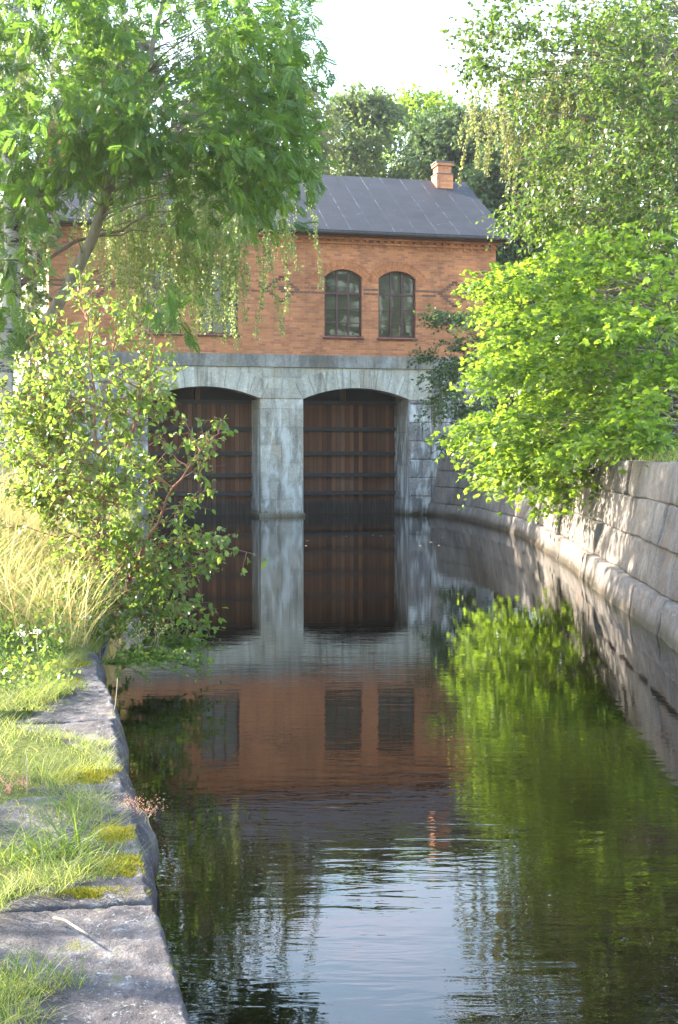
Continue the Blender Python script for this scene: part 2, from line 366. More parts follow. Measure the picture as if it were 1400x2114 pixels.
# ------------------------------------------------------------------ setting: water and ground
wm = MB(); wm.quad([(-60, -80, 0), (60, -80, 0), (60, 44, 0), (-60, 44, 0)])
tag(wm.build('water', M['water']), kind='structure')
def bank_z_left(x, y):
    s_ = LW.x_at(y) - x                                  # metres inland from the edge
    if s_ < 0: s_ = 0
    k = min(max((y - 7.5) / 5, 0), 1)
    rise_near = .34 + .05 * s_ + .20 * max(0, s_ - 1.0)
    rise_far = .36 + .30 * min(s_, .5) + .45 * max(0, min(s_, 2.8) - .5) + .14 * max(0, s_ - 2.6)
    z = rise_near * (1 - k) + rise_far * k
    z = min(z, 2.9)
    far = min(max((y - 30) / 8, 0), 1) * min(max((s_ - .2) / 3, 0), 1)
    z = z + far * 1.8
    return z + .05 * fbm((x, y, 0), .8, 3.1)
def bare(y):                                             # width of bare stone along the edge
    w = float(np.interp(y, [0, 3.7, 4.1, 4.6, 4.82, 5.0, 5.8, 6.1, 6.6, 6.9, 7.4, 7.6, 8.2, 8.5, 9.5, 10.3, 10.8, 12],
                        [.5, .44, .64, .85, .55, .15, .13, .27, .30, .12, .15, .75, .70, .36, .33, .2, .05, .02]))
    return max(.02, w * (1 + .25 * math.sin(y * 9.0) + .15 * math.sin(y * 23)))
def ground_left():
    mb = MB(); ys = list(np.arange(-10, 46, .35)) + [60, 90, 150, 400, 1200]
    ss = [0, .03, .12, .25, .4, .6, .8, 1.05, 1.3, 1.6, 2, 2.5, 3, 3.8, 5, 7, 10, 15, 25, 45, 90, 200, 700, 1500]
    def f(a, b):
        y = ys[round(b * (len(ys) - 1))]; s_ = ss[round(a * (len(ss) - 1))]
        x = LW.x_at(y) - bare(y) - s_
        return (x, y, bank_z_left(x, y) + min(.02, s_ * .15) - .012 - (.05 if s_ < .01 else 0))
    mb.grid(f, len(ss) - 1, len(ys) - 1)
    return tag(mb.build('ground', M['soil'], smooth=True), kind='structure')
ground_left()
def ground_right_z(x, y):
    s_ = max(0, x - RW.x_at(y) - .45)
    return 1.93 + .10 * min(s_, 6) + .25 * max(0, min(s_ - 3, 8)) * .6 + .06 * fbm((x, y, 0), .9, 7.7)
def ground_right():
    mb = MB(); ys = list(np.arange(-10, 41.5, .5)) + [41.6, 60, 90, 150, 400, 1200]
    ss = [0, .1, .3, .6, 1, 1.6, 2.5, 4, 6, 9, 14, 25, 50, 120, 400, 1500]
    def f(a, b):
        y = ys[round(b * (len(ys) - 1))]; s_ = ss[round(a * (len(ss) - 1))]
        x = RW.x_at(min(y, 41.2)) + .50 + s_ + (max(0, y - 41.2) * .3 if y < 60 else 3)
        return (x, y, ground_right_z(x, min(y, 41.2)) if s_ > 0 else 1.80)
    mb.grid(f, len(ss) - 1, len(ys) - 1, flip=True)
    return tag(mb.build('ground', M['litter'], smooth=True), kind='structure')
ground_right()
g3 = MB(); g3.quad([(-400, 49, 4.2), (400, 49, 4.2), (400, 1500, 6), (-400, 1500, 6)]); tag(g3.build('ground', M['soil']), kind='structure')

# ------------------------------------------------------------------ stone walls
def block(mb, path, s0, s1, z0, z1, face, seed, amp=.03, gap=.008, back=.45, round_=.03, res=.14):
    """one rough stone: a displaced front with rounded arrises and flat sides going back"""
    nu = max(4, int((s1 - s0) / res)); nv = max(4, int((z1 - z0) / res))
    def pt(a, b):
        s_ = s0 + gap + (s1 - s0 - 2 * gap) * a; z = z0 + gap + (z1 - z0 - 2 * gap) * b
        wob = .015 * nz((s_ * 1.3, z * 1.3, seed), 1.0)
        p, n = path.pos(s_ + wob)
        e = min(a * (s1 - s0), (1 - a) * (s1 - s0), b * (z1 - z0), (1 - b) * (z1 - z0))
        r = max(0, 1 - e / .045)
        d = face(s_, z) + amp * fbm((s_, z, seed), 1.6, seed) + amp * .5 * fbm((s_, z, seed), 6.0, seed, 2) - round_ * r * r + (seed % 1 - .5) * amp
        return p + n * d + Vector((0, 0, z + wob))
    us = [0, .02] + [i / nu for i in range(1, nu)] + [.98, 1]; vs = [0, .06] + [i / nv for i in range(1, nv)] + [.94, 1]
    us = sorted(us); vs = sorted(vs)
    b0 = len(mb.v); mb.k.append(b0)
    for v in vs:
        for u in us: mb.v.append(tuple(pt(u, v)))
    w = len(us)
    flip = path.side > 0
    for j in range(len(vs) - 1):
        for i in range(w - 1):
            q = (b0 + j * w + i, b0 + j * w + i + 1, b0 + (j + 1) * w + i + 1, b0 + (j + 1) * w + i)
            mb.f.append(q if not flip else q[::-1]); mb.m.append(0)
    rim = [b0 + i for i in range(w)] + [b0 + j * w + w - 1 for j in range(1, len(vs))] + [b0 + (len(vs) - 1) * w + i for i in range(w - 2, -1, -1)] + [b0 + j * w for j in range(len(vs) - 2, 0, -1)]
    b1 = len(mb.v)
    for k in rim:
        co = Vector(mb.v[k]); p, n = path.pos(s0 + .5 * (s1 - s0)); mb.v.append(tuple(co - n * back))
    for k in range(len(rim)):
        k2 = (k + 1) % len(rim)
        mb.f.append((rim[k], rim[k2], b1 + k2, b1 + k)); mb.m.append(0)
rnd = random.Random(5)
def stone_wall(root, path, s_from, s_to, courses, batter, mat_, names, lens=(1.1, 2.4), amp=.03, foot=None):
    for ci, (z0, z1) in enumerate(courses):
        mb = MB(); s_ = s_from + rnd.uniform(-.8, 0)
        while s_ < s_to:
            L = rnd.uniform(*lens); e = min(s_ + L, s_to)
            if s_to - e < .5: e = s_to
            face = (lambda a, z, off=(foot if ci == 0 and foot else 0): off - batter * z)
            block(mb, path, max(s_, 0), e, z0, z1 + (rnd.uniform(-.02, .03) if ci == len(courses) - 1 else 0), face, rnd.uniform(0, 90), amp, .005, .45, .012)
            s_ = e
        mb.build(names[ci], mat_, root, smooth=True)
rw = empty('retaining_wall', label='grey granite retaining wall along the right side of the canal below the bright maple', cat='wall')
stone_wall(rw, RW, RW.at_y(-6), RW.L[-1] - .02, [(-.35, .40), (.40, .92), (.92, 1.44), (1.44, 1.95)], .20, M['granite'],
           ['footing', 'lower_course', 'middle_course', 'coping_course'], (1.4, 3.4), .05, .08)
bk = MB()
for i in range(60):
    a, b = [RW.pos(RW.at_y(-6) + (RW.L[-1] - RW.at_y(-6)) * k / 60) for k in (i, i + 1)]
    bk.quad([a[0] - a[1] * .09 + Vector((0, 0, -.4)), b[0] - b[1] * .09 + Vector((0, 0, -.4)), b[0] - b[1] * .48 + Vector((0, 0, 1.82)), a[0] - a[1] * .48 + Vector((0, 0, 1.82))])
bk.build('joint_backing', M['void'], rw)  # near-black sheet behind the stones, showing through the joints
# left quay: rough lower course plus large coping slabs
lw = empty('quay_wall', label='low granite quay wall along the left bank with lichen covered coping slabs at the front', cat='wall')
def slab(y0, y1, off, seed, topz=.36, depth=1.7, bul=.03):
    s0, s1 = LW.at_y(y0), LW.at_y(y1); mb = MB(); n = max(14, int((s1 - s0) / (.02 if y0 > 0 else .08)))
    prof = [(-depth, -.25)] + [(-depth + (depth - .012) * (1 - (1 - k / 60) ** 1.5), 0.0) for k in range(61)] + [(-.003, -.006), (.0, -.02)] + [(.0, -.02 - .045 * k) for k in range(1, 10)]
    m = len(prof); jit = [.012 * nz((k * .37, seed, 0), 1.0) for k in range(m)]
    def f(a, b):
        col = round(a * (n + 2)); drop = .4 if col in (0, n + 2) else 0.0; a = min(max((col - 1) / n, 0), 1)
        s_ = s0 + .002 + (s1 - s0 - .004) * a; i = round(b * (m - 1)); q, dz = prof[i]
        ed = min(a, 1 - a) * (s1 - s0); e = max(0, 1 - ed / .03) ** 2
        s_ += (.06 * nz((q * 3, seed, a > .5), 1.0) + .02 * nz((q * 14, seed, a > .5), 1.0)) * max(0, 1 - ed / .25) if False else 0
        p, nr = LW.pos(s_)
        top = i <= 61
        hz = .012 * fbm((s_, q, seed), 2.2, seed) + .011 * fbm((s_, q, seed), 9, seed, 3) + .006 * nz((s_, q, seed), 30) + .004 * abs(nz((s_, q, seed), 17))
        side = off + .022 * fbm((s_, 0, seed), 1.8, seed) + .016 * fbm((s_, dz, seed), 8, seed + 2) + .007 * nz((s_, dz, seed), 40)
        bulge = bul * math.sin(min(1, max(0, -dz / .42)) * math.pi * .85) * max(0, 1 + 1.2 * nz((s_, 0, 0), 1.6, seed)) if not top else 0
        wgt = 1.0 if i >= 59 else max(0, 1 + q * 3)
        return p + nr * (q + side * wgt + bulge) + Vector((0, 0, topz + dz + (hz if top else hz * .4) - .010 * e - drop))
    mb.grid(f, n + 2, m - 1, flip=True)
    return mb.build('coping_stone', M['coping'], lw, smooth=True)
slab(-3.0, 1.2, 0.0, 11.3); slab(1.2, 4.80, 0.0, 3.7); slab(4.80, 6.35, -.01, 8.2, .365, bul=.09); slab(6.35, 8.1, -.03, 15.9, .355, bul=.09); slab(8.1, 10.7, .01, 21.4, .365, bul=.05)
stone_wall(lw, LW, LW.at_y(-4), LW.at_y(10.9), [(-.4, -.02)], .1, M['rough'], ['lower_course'], (1.0, 1.9), .03)
stone_wall(lw, LW, LW.at_y(10.75), LW.L[-1], [(-.4, -.02), (-.02, .42)], .12, M['rough'], ['lower_course', 'upper_course'], (.9, 1.8), .05)

# ------------------------------------------------------------------ the brick power house
bd = empty('brick_building', B0, A, 'red brick power house on twin stone arches closing the far end of the canal', 'building')
UE, DEP = 7.15, 8.2
ZB, ZE = 5.13, 8.95                      # brick base, brick top
WIN = [(-4.42, -3.17), (-2.62, -1.39), (1.39, 2.62), (3.17, 4.42)]
WZ0, WZS, WRISE = 5.73, 7.62, .25
def arc(u0, u1, zs, rise, n=14):
    h = (u1 - u0) / 2; R = (h * h + rise * rise) / (2 * rise); c0 = zs + rise - R
    return [(u0 + (u1 - u0) * k / n, c0 + math.sqrt(max(0, R * R - (u0 + (u1 - u0) * k / n - (u0 + u1) / 2) ** 2))) for k in range(n + 1)]
def front_with_arches(mb, u0, u1, z0, z1, w, ops, depth, mi=0, rev=0):
    """wall face at depth w with arched openings (a, b, sill, spring, rise)"""
    x = u0
    for (a, b, s_, sp, r) in ops:
        mb.quad([(x, w, z0), (a, w, z0), (a, w, z1), (x, w, z1)], mi)
        if s_ > z0: mb.quad([(a, w, z0), (b, w, z0), (b, w, s_), (a, w, s_)], mi)
        ar = arc(a, b, sp, r)
        for p, q in zip(ar, ar[1:]):
            mb.quad([(p[0], w, p[1]), (q[0], w, q[1]), (q[0], w, z1), (p[0], w, z1)], mi)
            mb.quad([(p[0], w, p[1]), (p[0], w + depth, p[1]), (q[0], w + depth, q[1]), (q[0], w, q[1])], rev)
        mb.quad([(a, w, s_), (a, w, sp), (a, w + depth, sp), (a, w + depth, s_)][::-1], rev)
        mb.quad([(b, w, s_), (b, w, sp), (b, w + depth, sp), (b, w + depth, s_)], rev)
        if s_ > z0: mb.quad([(a, w, s_), (b, w, s_), (b, w + depth, s_), (a, w + depth, s_)], rev)
        x = b
    mb.quad([(x, w, z0), (u1, w, z0), (u1, w, z1), (x, w, z1)], mi)
mb = MB()
front_with_arches(mb, -UE, UE, ZB, ZE, 0, [(a, b, WZ0, WZS, WRISE) for a, b in WIN], .16)
RZ, RWD = 11.72, 4.1
for u, sgn in ((UE, 1), (-UE, -1)):       # gables
    q = [(u, 0, ZB), (u, DEP, ZB), (u, DEP, ZE), (u, RWD, RZ - .15), (u, 0, ZE)]; mb.quad(q if sgn > 0 else q[::-1])
mb.quad([(UE, DEP, ZB), (-UE, DEP, ZB), (-UE, DEP, ZE), (UE, DEP, ZE)])
br = random.Random(3)
for zz in (7.075, 7.215):                  # dark brick string rows between the windows
    x = -UE + .02
    while x < UE - .2:
        if not any(a - .03 < x + .12 < b + .03 for a, b in WIN) and br.random() < .86: mb.box(x, x + .235, -.003, .05, zz, zz + .066, 1)
        x += .245
for cu in (-5.74, 0.0, 5.74):              # stepped diamonds
    for k in range(-5, 6):
        hw = .50 - abs(k) * .098; zz = 7.145 + k * .076 + .037
        for sg in (-1, 1):
            mb.box(cu + sg * hw - .085, cu + sg * hw + .085, -.006, .05, zz - .033, zz + .033, 1)
        if k == 0: mb.box(cu - .11, cu + .11, -.006, .05, zz - .033, zz + .033, 1)
for (a, b) in WIN:                         # soldier arches over the windows
    h = (b - a) / 2; R = (h * h + WRISE ** 2) / (2 * WRISE); cz = WZS + WRISE - R; cu = (a + b) / 2
    th = math.asin((h + .16) / R); n = 22
    for k in range(n):
        t0 = -th + 2 * th * k / n + .0035; t1 = -th + 2 * th * (k + 1) / n - .0035
        P = lambda t, r, w: (cu + math.sin(t) * r, w, cz + math.cos(t) * r)
        r0, r1 = R + .004, R + .25
        mb.hexa([P(t0, r0, -.012), P(t1, r0, -.012), P(t1, r0, .06), P(t0, r0, .06), P(t0, r1, -.012), P(t1, r1, -.012), P(t1, r1, .06), P(t0, r1, .06)], 2)
    for k in range(16):                    # thin header ring on top
        t0 = -th + 2 * th * k / 16 + .004; t1 = -th + 2 * th * (k + 1) / 16 - .004
        r0, r1 = R + .256, R + .31
        mb.hexa([P(t0, r0, -.02), P(t1, r0, -.02), P(t1, r0, .06), P(t0, r0, .06), P(t0, r1, -.02), P(t1, r1, -.02), P(t1, r1, .06), P(t0, r1, .06)], 2)
mb.build('wall', [M['brick'], M['dark_brick'], M['brick_plain']], bd)
cn = MB()                                   # corbelled cornice with dentils
cn.box(-UE - .02, UE + .02, -.07, -.002, 8.66, 8.73); cn.box(-UE - .04, UE + .04, -.15, -.002, 8.80, 8.90)
x = -UE
while x < UE - .1: cn.box(x, x + .115, -.105, -.004, 8.735, 8.795); cn.box(x + .02, x + .10, -.04, -.004, 8.575, 8.655); x += .235
cn.build('cornice', M['brick'], bd)
rf = MB(); OV = .34; WE = -.45; ZR0 = 9.03; sl = (RZ - ZR0) / (RWD - WE)
for i in range(30):
    a = -UE - OV + (2 * UE + 2 * OV) * i / 30; b = -UE - OV + (2 * UE + 2 * OV) * (i + 1) / 30
    for j in range(8):
        w0 = WE + (RWD - WE) * j / 8; w1 = WE + (RWD - WE) * (j + 1) / 8
        dz = lambda u, w: .012 * nz((u, w, 0), 1.1, 4.0)
        rf.quad([(a, w0, ZR0 + sl * (w0 - WE) + dz(a, w0)), (b, w0, ZR0 + sl * (w0 - WE) + dz(b, w0)), (b, w1, ZR0 + sl * (w1 - WE) + dz(b, w1)), (a, w1, ZR0 + sl * (w1 - WE) + dz(a, w1))])
U0, U1 = -UE - OV, UE + OV; WB = DEP + .45
rf.quad([(U1, WB, ZR0), (U0, WB, ZR0), (U0, RWD, RZ), (U1, RWD, RZ)])
rf.quad([(U0, WE, ZR0 - .10), (U1, WE, ZR0 - .10), (U1, WE, ZR0), (U0, WE, ZR0)])
for u, s_ in ((U0, -1), (U1, 1)):
    q = [(u, WE, ZR0 - .10), (u, RWD, RZ - .12), (u, RWD, RZ), (u, WE, ZR0)]; rf.quad(q if s_ > 0 else q[::-1])
    q = [(u, RWD, RZ - .12), (u, WB, ZR0 - .1), (u, WB, ZR0), (u, RWD, RZ)]; rf.quad(q if s_ > 0 else q[::-1])
rf.quad([(U0, WE, ZR0 - .10), (U0, RWD, RZ - .12), (U1, RWD, RZ - .12), (U1, WE, ZR0 - .10)])
rf.quad([(U0, RWD, RZ - .12), (U0, WB, ZR0 - .10), (U1, WB, ZR0 - .10), (U1, RWD, RZ - .12)])
roof = rf.build('roof', M['roof'], bd)
gt = MB(); n = 8
for k in range(n):                          # half-round gutter
    t0, t1 = math.pi * k / n, math.pi * (k + 1) / n
    P = lambda t: (WE - .07 - .075 * math.cos(t), ZR0 - .05 - .085 * math.sin(t))
    a, b = P(t0), P(t1); gt.quad([(U0, a[0], a[1]), (U1, a[0], a[1]), (U1, b[0], b[1]), (U0, b[0], b[1])])
gt.box(U1 - .16, U1 - .05, WE - .155, WE + .02, ZR0 - .17, ZR0 + .02)
gt.build('gutter', M['zinc'], bd)
fs = MB(); fs.box(U0 + .02, U1 - .02, WE + .05, -.14, ZR0 - .16, ZR0 - .11); fs.build('eaves_board', M['frame'], bd)
def chimney(u, w, hw, hd, z1):
    m = MB(); zb = ZR0 + sl * (w - hd - WE) - .2
    m.box(u - hw, u + hw, w - hd, w + hd, zb, RZ + .38, 0); m.box(u - hw - .05, u + hw + .05, w - hd - .05, w + hd + .05, zb, RZ + .10, 0)
    m.box(u - hw - .07, u + hw + .07, w - hd - .07, w + hd + .07, RZ + .102, RZ + .135, 1)
    m.box(u - hw, u + hw, w - hd, w + hd, RZ + .381, z1 - .1, 0)
    m.box(u - hw - .05, u + hw + .05, w - hd - .05, w + hd + .05, z1 - .099, z1, 0)
    m.box(u - hw - .08, u + hw + .08, w - hd - .08, w + hd + .08, z1 + .001, z1 + .05, 1)
    return m.build('chimney', [M['brick'], M['zinc']], roof)
chimney(6.52, 3.75, .25, .27, 12.22); chimney(-6.9, 3.9, .3, .3, 12.9)
# windows
for wi, (a, b) in enumerate(WIN):
    WD = .10; fw = .055; m = MB(); ar = arc(a, b, WZS, WRISE, 14); ai = arc(a + fw, b - fw, WZS - .01, WRISE - .035, 14)
    for k in range(14):
        p, q, r, s_ = ar[k], ar[k + 1], ai[k + 1], ai[k]
        m.hexa([(s_[0], WD, s_[1]), (r[0], WD, r[1]), (r[0], WD + .06, r[1]), (s_[0], WD + .06, s_[1]), (p[0], WD, p[1]), (q[0], WD, q[1]), (q[0], WD + .06, q[1]), (p[0], WD + .06, p[1])])
    m.box(a, a + fw, WD, WD + .06, WZ0, WZS - .01); m.box(b - fw, b, WD, WD + .06, WZ0, WZS - .01)
    m.box(a + fw, b - fw, WD, WD + .06, WZ0, WZ0 + fw)
    iw = (b - a - 2 * fw) / 3
    for k in (1, 2):
        u = a + fw + iw * k; zt = float(np.interp(u, [p[0] for p in ai], [p[1] for p in ai]))
        m.box(u - .028, u + .028, WD + .004, WD + .056, WZ0 + fw, zt)
    m.box(a + fw, b - fw, WD - .006, WD + .058, 7.085, 7.145)
    for zz in (6.18, 6.63):
        for k in range(3): m.box(a + fw + iw * k + (.03 if k else 0), a + fw + iw * (k + 1) - (.03 if k < 2 else 0), WD + .012, WD + .05, zz - .012, zz + .012)
    win = m.build('window', M['frame'], bd)
    g = MB(); vs = [(a + .03, WD + .03, WZ0 + .03), (b - .03, WD + .03, WZ0 + .03)] + [(p[0], WD + .03, p[1]) for p in arc(a + .03, b - .03, WZS, WRISE - .03, 14)[::-1]]
    g.quad(vs); g.build('pane', M['glass'], win)
    sm = MB(); sm.hexa([(a - .05, -.07, WZ0 - .075), (b + .05, -.07, WZ0 - .075), (b + .05, .10, WZ0 - .075), (a - .05, .10, WZ0 - .075),
                        (a - .05, -.07, WZ0 - .03), (b + .05, -.07, WZ0 - .03), (b + .05, .10, WZ0 - .001), (a - .05, .10, WZ0 - .001)])
    sm.build('sill', M['frame'], win)
rm = MB()                                   # dim turbine hall seen through the glass
rm.quad([(-7, .17, 5.5), (7, .17, 5.5), (7, 7.9, 5.5), (-7, 7.9, 5.5)]); rm.quad([(-7, 7.9, 5.5), (7, 7.9, 5.5), (7, 7.9, 8.9), (-7, 7.9, 8.9)])
rm.quad([(-7, .17, 8.9), (-7, 7.9, 8.9), (7, 7.9, 8.9), (7, .17, 8.9)])
rm.quad([(-7, .17, 5.5), (-7, 7.9, 5.5), (-7, 7.9, 8.9), (-7, .17, 8.9)]); rm.quad([(7, .17, 5.5), (7, 7.9, 5.5), (7, 7.9, 8.9), (7, .17, 8.9)])
rm.build('interior', M['room'], bd)
# stone base
ZSP, ZRI, ARCH = 3.74, .36, [(-4.21, -.69), (.69, 4.21)]
m = MB(); x = -UE - .04; k = 0
while x < UE:                               # string course of long dark blocks
    e = min(x + br.uniform(.9, 1.5), UE + .04)
    m.box(x + .003, e - .003, -.09 + br.uniform(-.006, .006), .3, 4.735, ZB - .005, 0); x = e
m.build('string_course', M['band'], bd)
m = MB(); front_with_arches(m, -4.95, 4.95, ZSP - .0, 4.73, -.02, [(a, b, ZSP, ZSP, ZRI) for a, b in ARCH], .6)
for a, b in ARCH:                           # voussoirs
    h = (b - a) / 2; R = (h * h + ZRI ** 2) / (2 * ZRI); cz = ZSP + ZRI - R; cu = (a + b) / 2; th = math.asin(h / R); n = 9
    h2 = h + .28; rise2 = 4.71 - 4.30; R2 = (h2 * h2 + rise2 ** 2) / (2 * rise2); cz2 = 4.71 - R2; th2 = math.asin(h2 / R2)
    for k in range(n):
        pts = []
        for sub in range(5):
            f_ = (k + sub / 4) / n
            t = -th + 2 * th * f_; t2 = -th2 + 2 * th2 * f_
            g = .008 if sub == 0 else -.008 if sub == 4 else 0
            pts.append(((cu + math.sin(t) * R + g, cz + math.cos(t) * R), (cu + math.sin(t2) * R2 + g, cz2 + math.cos(t2) * R2)))
        w0 = -.05 + br.uniform(-.005, .005)
        for (i0, o0), (i1, o1) in zip(pts, pts[1:]):
            m.hexa([(i0[0], w0, i0[1]), (i1[0], w0, i1[1]), (i1[0], .5, i1[1]), (i0[0], .5, i0[1]), (o0[0], w0, o0[1]), (o1[0], w0, o1[1]), (o1[0], .5, o1[1]), (o0[0], .5, o0[1])])
# spandrel stones over the pier
m.box(-.62, .62, -.046, .3, 4.42, 4.70); m.box(-.44, -.004, -.052, .3, 4.06, 4.41); m.box(.004, .44, -.052, .3, 4.06, 4.41)
m.hexa([(-.68, -.05, ZSP + .01), (-.006, -.05, ZSP + .01), (-.006, .3, ZSP + .01), (-.68, .3, ZSP + .01), (-.46, -.05, 4.055), (-.006, -.05, 4.055), (-.006, .3, 4.055), (-.46, .3, 4.055)])
m.hexa([(.006, -.05, ZSP + .01), (.68, -.05, ZSP + .01), (.68, .3, ZSP + .01), (.006, .3, ZSP + .01), (.006, -.05, 4.055), (.46, -.05, 4.055), (.46, .3, 4.055), (.006, .3, 4.055)])
m.build('arch', M['arch'], bd)
m = MB(); m.box(-.675, .675, .01, 1.9, -1, ZSP)            # centre pier
zz = -.6; row = 0
while zz < ZSP - .1:
    z1 = min(zz + .575, ZSP - .004); cuts = [-.69, (-.21 if row % 2 else -.02), .69] if row % 3 else [-.69, -.25, .23, .69]
    for a, b in zip(cuts, cuts[1:]):
        j = br.uniform(-.008, .008); m.box(a + .003, b - .003, -.03 + j, .35, zz + .003, z1 - .003)
    for sg in (-1, 1):
        d = .352
        while d < 1.8: e = min(d + br.uniform(.5, .8), 1.85); m.box(*( (-.69, -.6) if sg < 0 else (.6, .69) ), d + .003, e - .003, zz + .003, z1 - .003); d = e
    zz = z1 if z1 >= ZSP - .01 else zz + .575; row += 1
m.box(-.74, .74, -.08, 1.9, -.9, .10)
m.build('pier', M['pier'], bd)
class Flat:                                  # a straight path for rough blocks in building coordinates
    def __init__(s, a, d, side): s.a = Vector(a); s.d = Vector(d); s.side = side
    def pos(s, l):
        n = Vector((-s.d.y, s.d.x, 0)) * s.side; return s.a + s.d * l, n
for sg in (1, -1):
    m = MB(); fp = Flat((sg * 4.21, .0, 0), (1 if sg > 0 else -1, 0, 0), -1 if sg > 0 else 1)
    zz = -.6; row = 0
    while zz < 4.70:
        z1 = min(zz + .60, 4.72); s_ = 0.0; first = .45 if row % 2 else .75
        while s_ < 2.95:
            e = min(s_ + (first if s_ == 0 else br.uniform(.6, 1.1)), 2.95)
            top_lim = z1
            if s_ < .7 and z1 > ZSP + .05 and zz < 4.70:
                if zz < ZSP: top_lim = ZSP - .003
                else: s_ = e; continue
            if top_lim - zz > .08: block(m, fp, s_, e, zz, top_lim, lambda a, z: .02, br.uniform(0, 90), .035, .006, .35, .03, .12)
            s_ = e
        zz = z1; row += 1
    for k in range(8):                       # smooth reveal blocks
        z0 = -.6 + .55 * k; z1 = min(z0 + .55, ZSP)
        if z1 - z0 < .1: continue
        d = .04
        while d < 1.85:
            e = min(d + br.uniform(.5, .9), 1.88); u0, u1 = (4.205, 4.6) if sg > 0 else (-4.6, -4.205)
            m.box(u0, u1, d + .003, e - .003, z0 + .003, z1 - .003); d = e
    m.box(*((4.3, UE) if sg > 0 else (-UE, -4.3)), .05, DEP, -1, 4.73)
    m.build('abutment', M['rough'], bd, smooth=False)
# gates
for a, b in ARCH:
    g = MB(); gw = 1.72; g.box(a - .02, b + .02, gw, gw + .08, -.8, 3.66); gate = g.build('gate', M['plank'], bd)
    for zz in (3.62, 2.74, 1.94, 1.22, .62):
        t = MB(); t.box(a + .01, b - .01, gw - .15, gw - .002, zz, zz + .13); t.build('beam', M['black_beam'], gate)
    t = MB(); t.box((a + b) / 2 - .09, (a + b) / 2 + .09, gw + .1, gw + .25, 3.6, 4.3); t.build('post', M['plank'], gate)
m = MB(); m.box(-4.3, 4.3, 2.3, 2.4, -1, 5); m.box(-4.3, 4.3, .7, 2.3, 4.2, 5.05); m.box(-UE + .05, UE - .05, .31, DEP - .05, 4.74, 5.12); m.build('void_backing', M['void'], bd)  # near-black backing, the darkness of the void over the gates put into colour
o_ = MB(); p_ = bw(4.0, .42)
bx = MB(); bx.box(-.17, .17, -.14, .14, 0, .30); bx.box(-.175, -.005, -.145, .145, .301, .312); bx.box(.005, .175, -.145, .145, .301, .312)
ct = bx.build('carton', M['carton']); ct.location = bw(3.82, .42, 5.52 + .22); ct.rotation_euler = (0, 0, A)
tag(ct, 'beige carton standing inside the right hand arched window of the brick building', 'box')
st = MB(); st.box(-.6, .6, -.2, .2, 0, .215); so = st.build('window_bench', M['room']); so.location = bw(3.82, .42, 5.503); so.rotation_euler = (0, 0, A)
tag(so, 'low plaster ledge inside the rightmost window carrying the beige carton', 'ledge')

# ------------------------------------------------------------------ foliage
def leaf_tpl(kind):
    if kind == 'ovate':
        v = [(0, 0, 0), (.30, .28, .05), (.27, .58, .05), (0, 1, -.06), (-.27, .58, .05), (-.30, .28, .05)]; f = [(0, 1, 2), (0, 2, 3), (0, 3, 4), (0, 4, 5)]
    elif kind == 'rhomb':
        v = [(0, 0, 0), (.36, .42, .06), (0, 1, -.04), (-.36, .42, .06)]; f = [(0, 1, 2), (0, 2, 3)]
    elif kind == 'maple':
        pts = [(0, 0), (.30, -.08), (.34, .14), (.62, .28), (.36, .42), (.44, .72), (.17, .62), (0, 1.0), (-.17, .62), (-.44, .72), (-.36, .42), (-.62, .28), (-.34, .14), (-.30, -.08)]
        v = [(0, .3, .05)] + [(x, y, -.05 * (abs(x) * 2) ** 2) for x, y in pts]; f = [(0, i, i + 1) for i in range(1, len(pts))] + [(0, len(pts), 1)]
    elif kind == 'ash':
        v = []; f = []
        def lf(x, y, z, ang, L, wd):
            b = len(v); d = (math.sin(ang), math.cos(ang)); p = (d[1], -d[0]); 
            for (l, w_, zz) in ((0, 0, 0), (.45, .5, .03), (1, 0, -.12), (.45, -.5, .03)):
                v.append((x + d[0] * l * L + p[0] * w_ * wd, y + d[1] * l * L + p[1] * w_ * wd, z + zz * L))
            f.append((b, b + 1, b + 2)); f.append((b, b + 2, b + 3))
        for k in range(5):
            y = .22 + .15 * k; z = -.16 * (y ** 2)
            for sg in (-1, 1): lf(0, y, z, sg * (1.05 - .06 * k), .36 - .02 * abs(k - 2), .17)
        lf(0, .86, -.14, 0, .36, .17)
        b = len(v); v += [(-.008, 0, 0), (.008, 0, 0), (0, .9, -.14)]; f.append((b, b + 1, b + 2))
    elif kind == 'blade':
        v = [(-.5, 0, 0), (.5, 0, 0), (-.38, .4, 0), (.38, .4, 0), (-.22, .75, 0), (.22, .75, 0), (0, 1, 0)]; f = [(0, 1, 3), (0, 3, 2), (2, 3, 5), (2, 5, 4), (4, 5, 6)]
    return np.array(v, float), np.array(f, int)
TPL = {k: leaf_tpl(k) for k in ('ovate', 'rhomb', 'maple', 'ash', 'blade')}
def unit(a): return a / np.maximum(np.linalg.norm(a, axis=-1, keepdims=True), 1e-9)
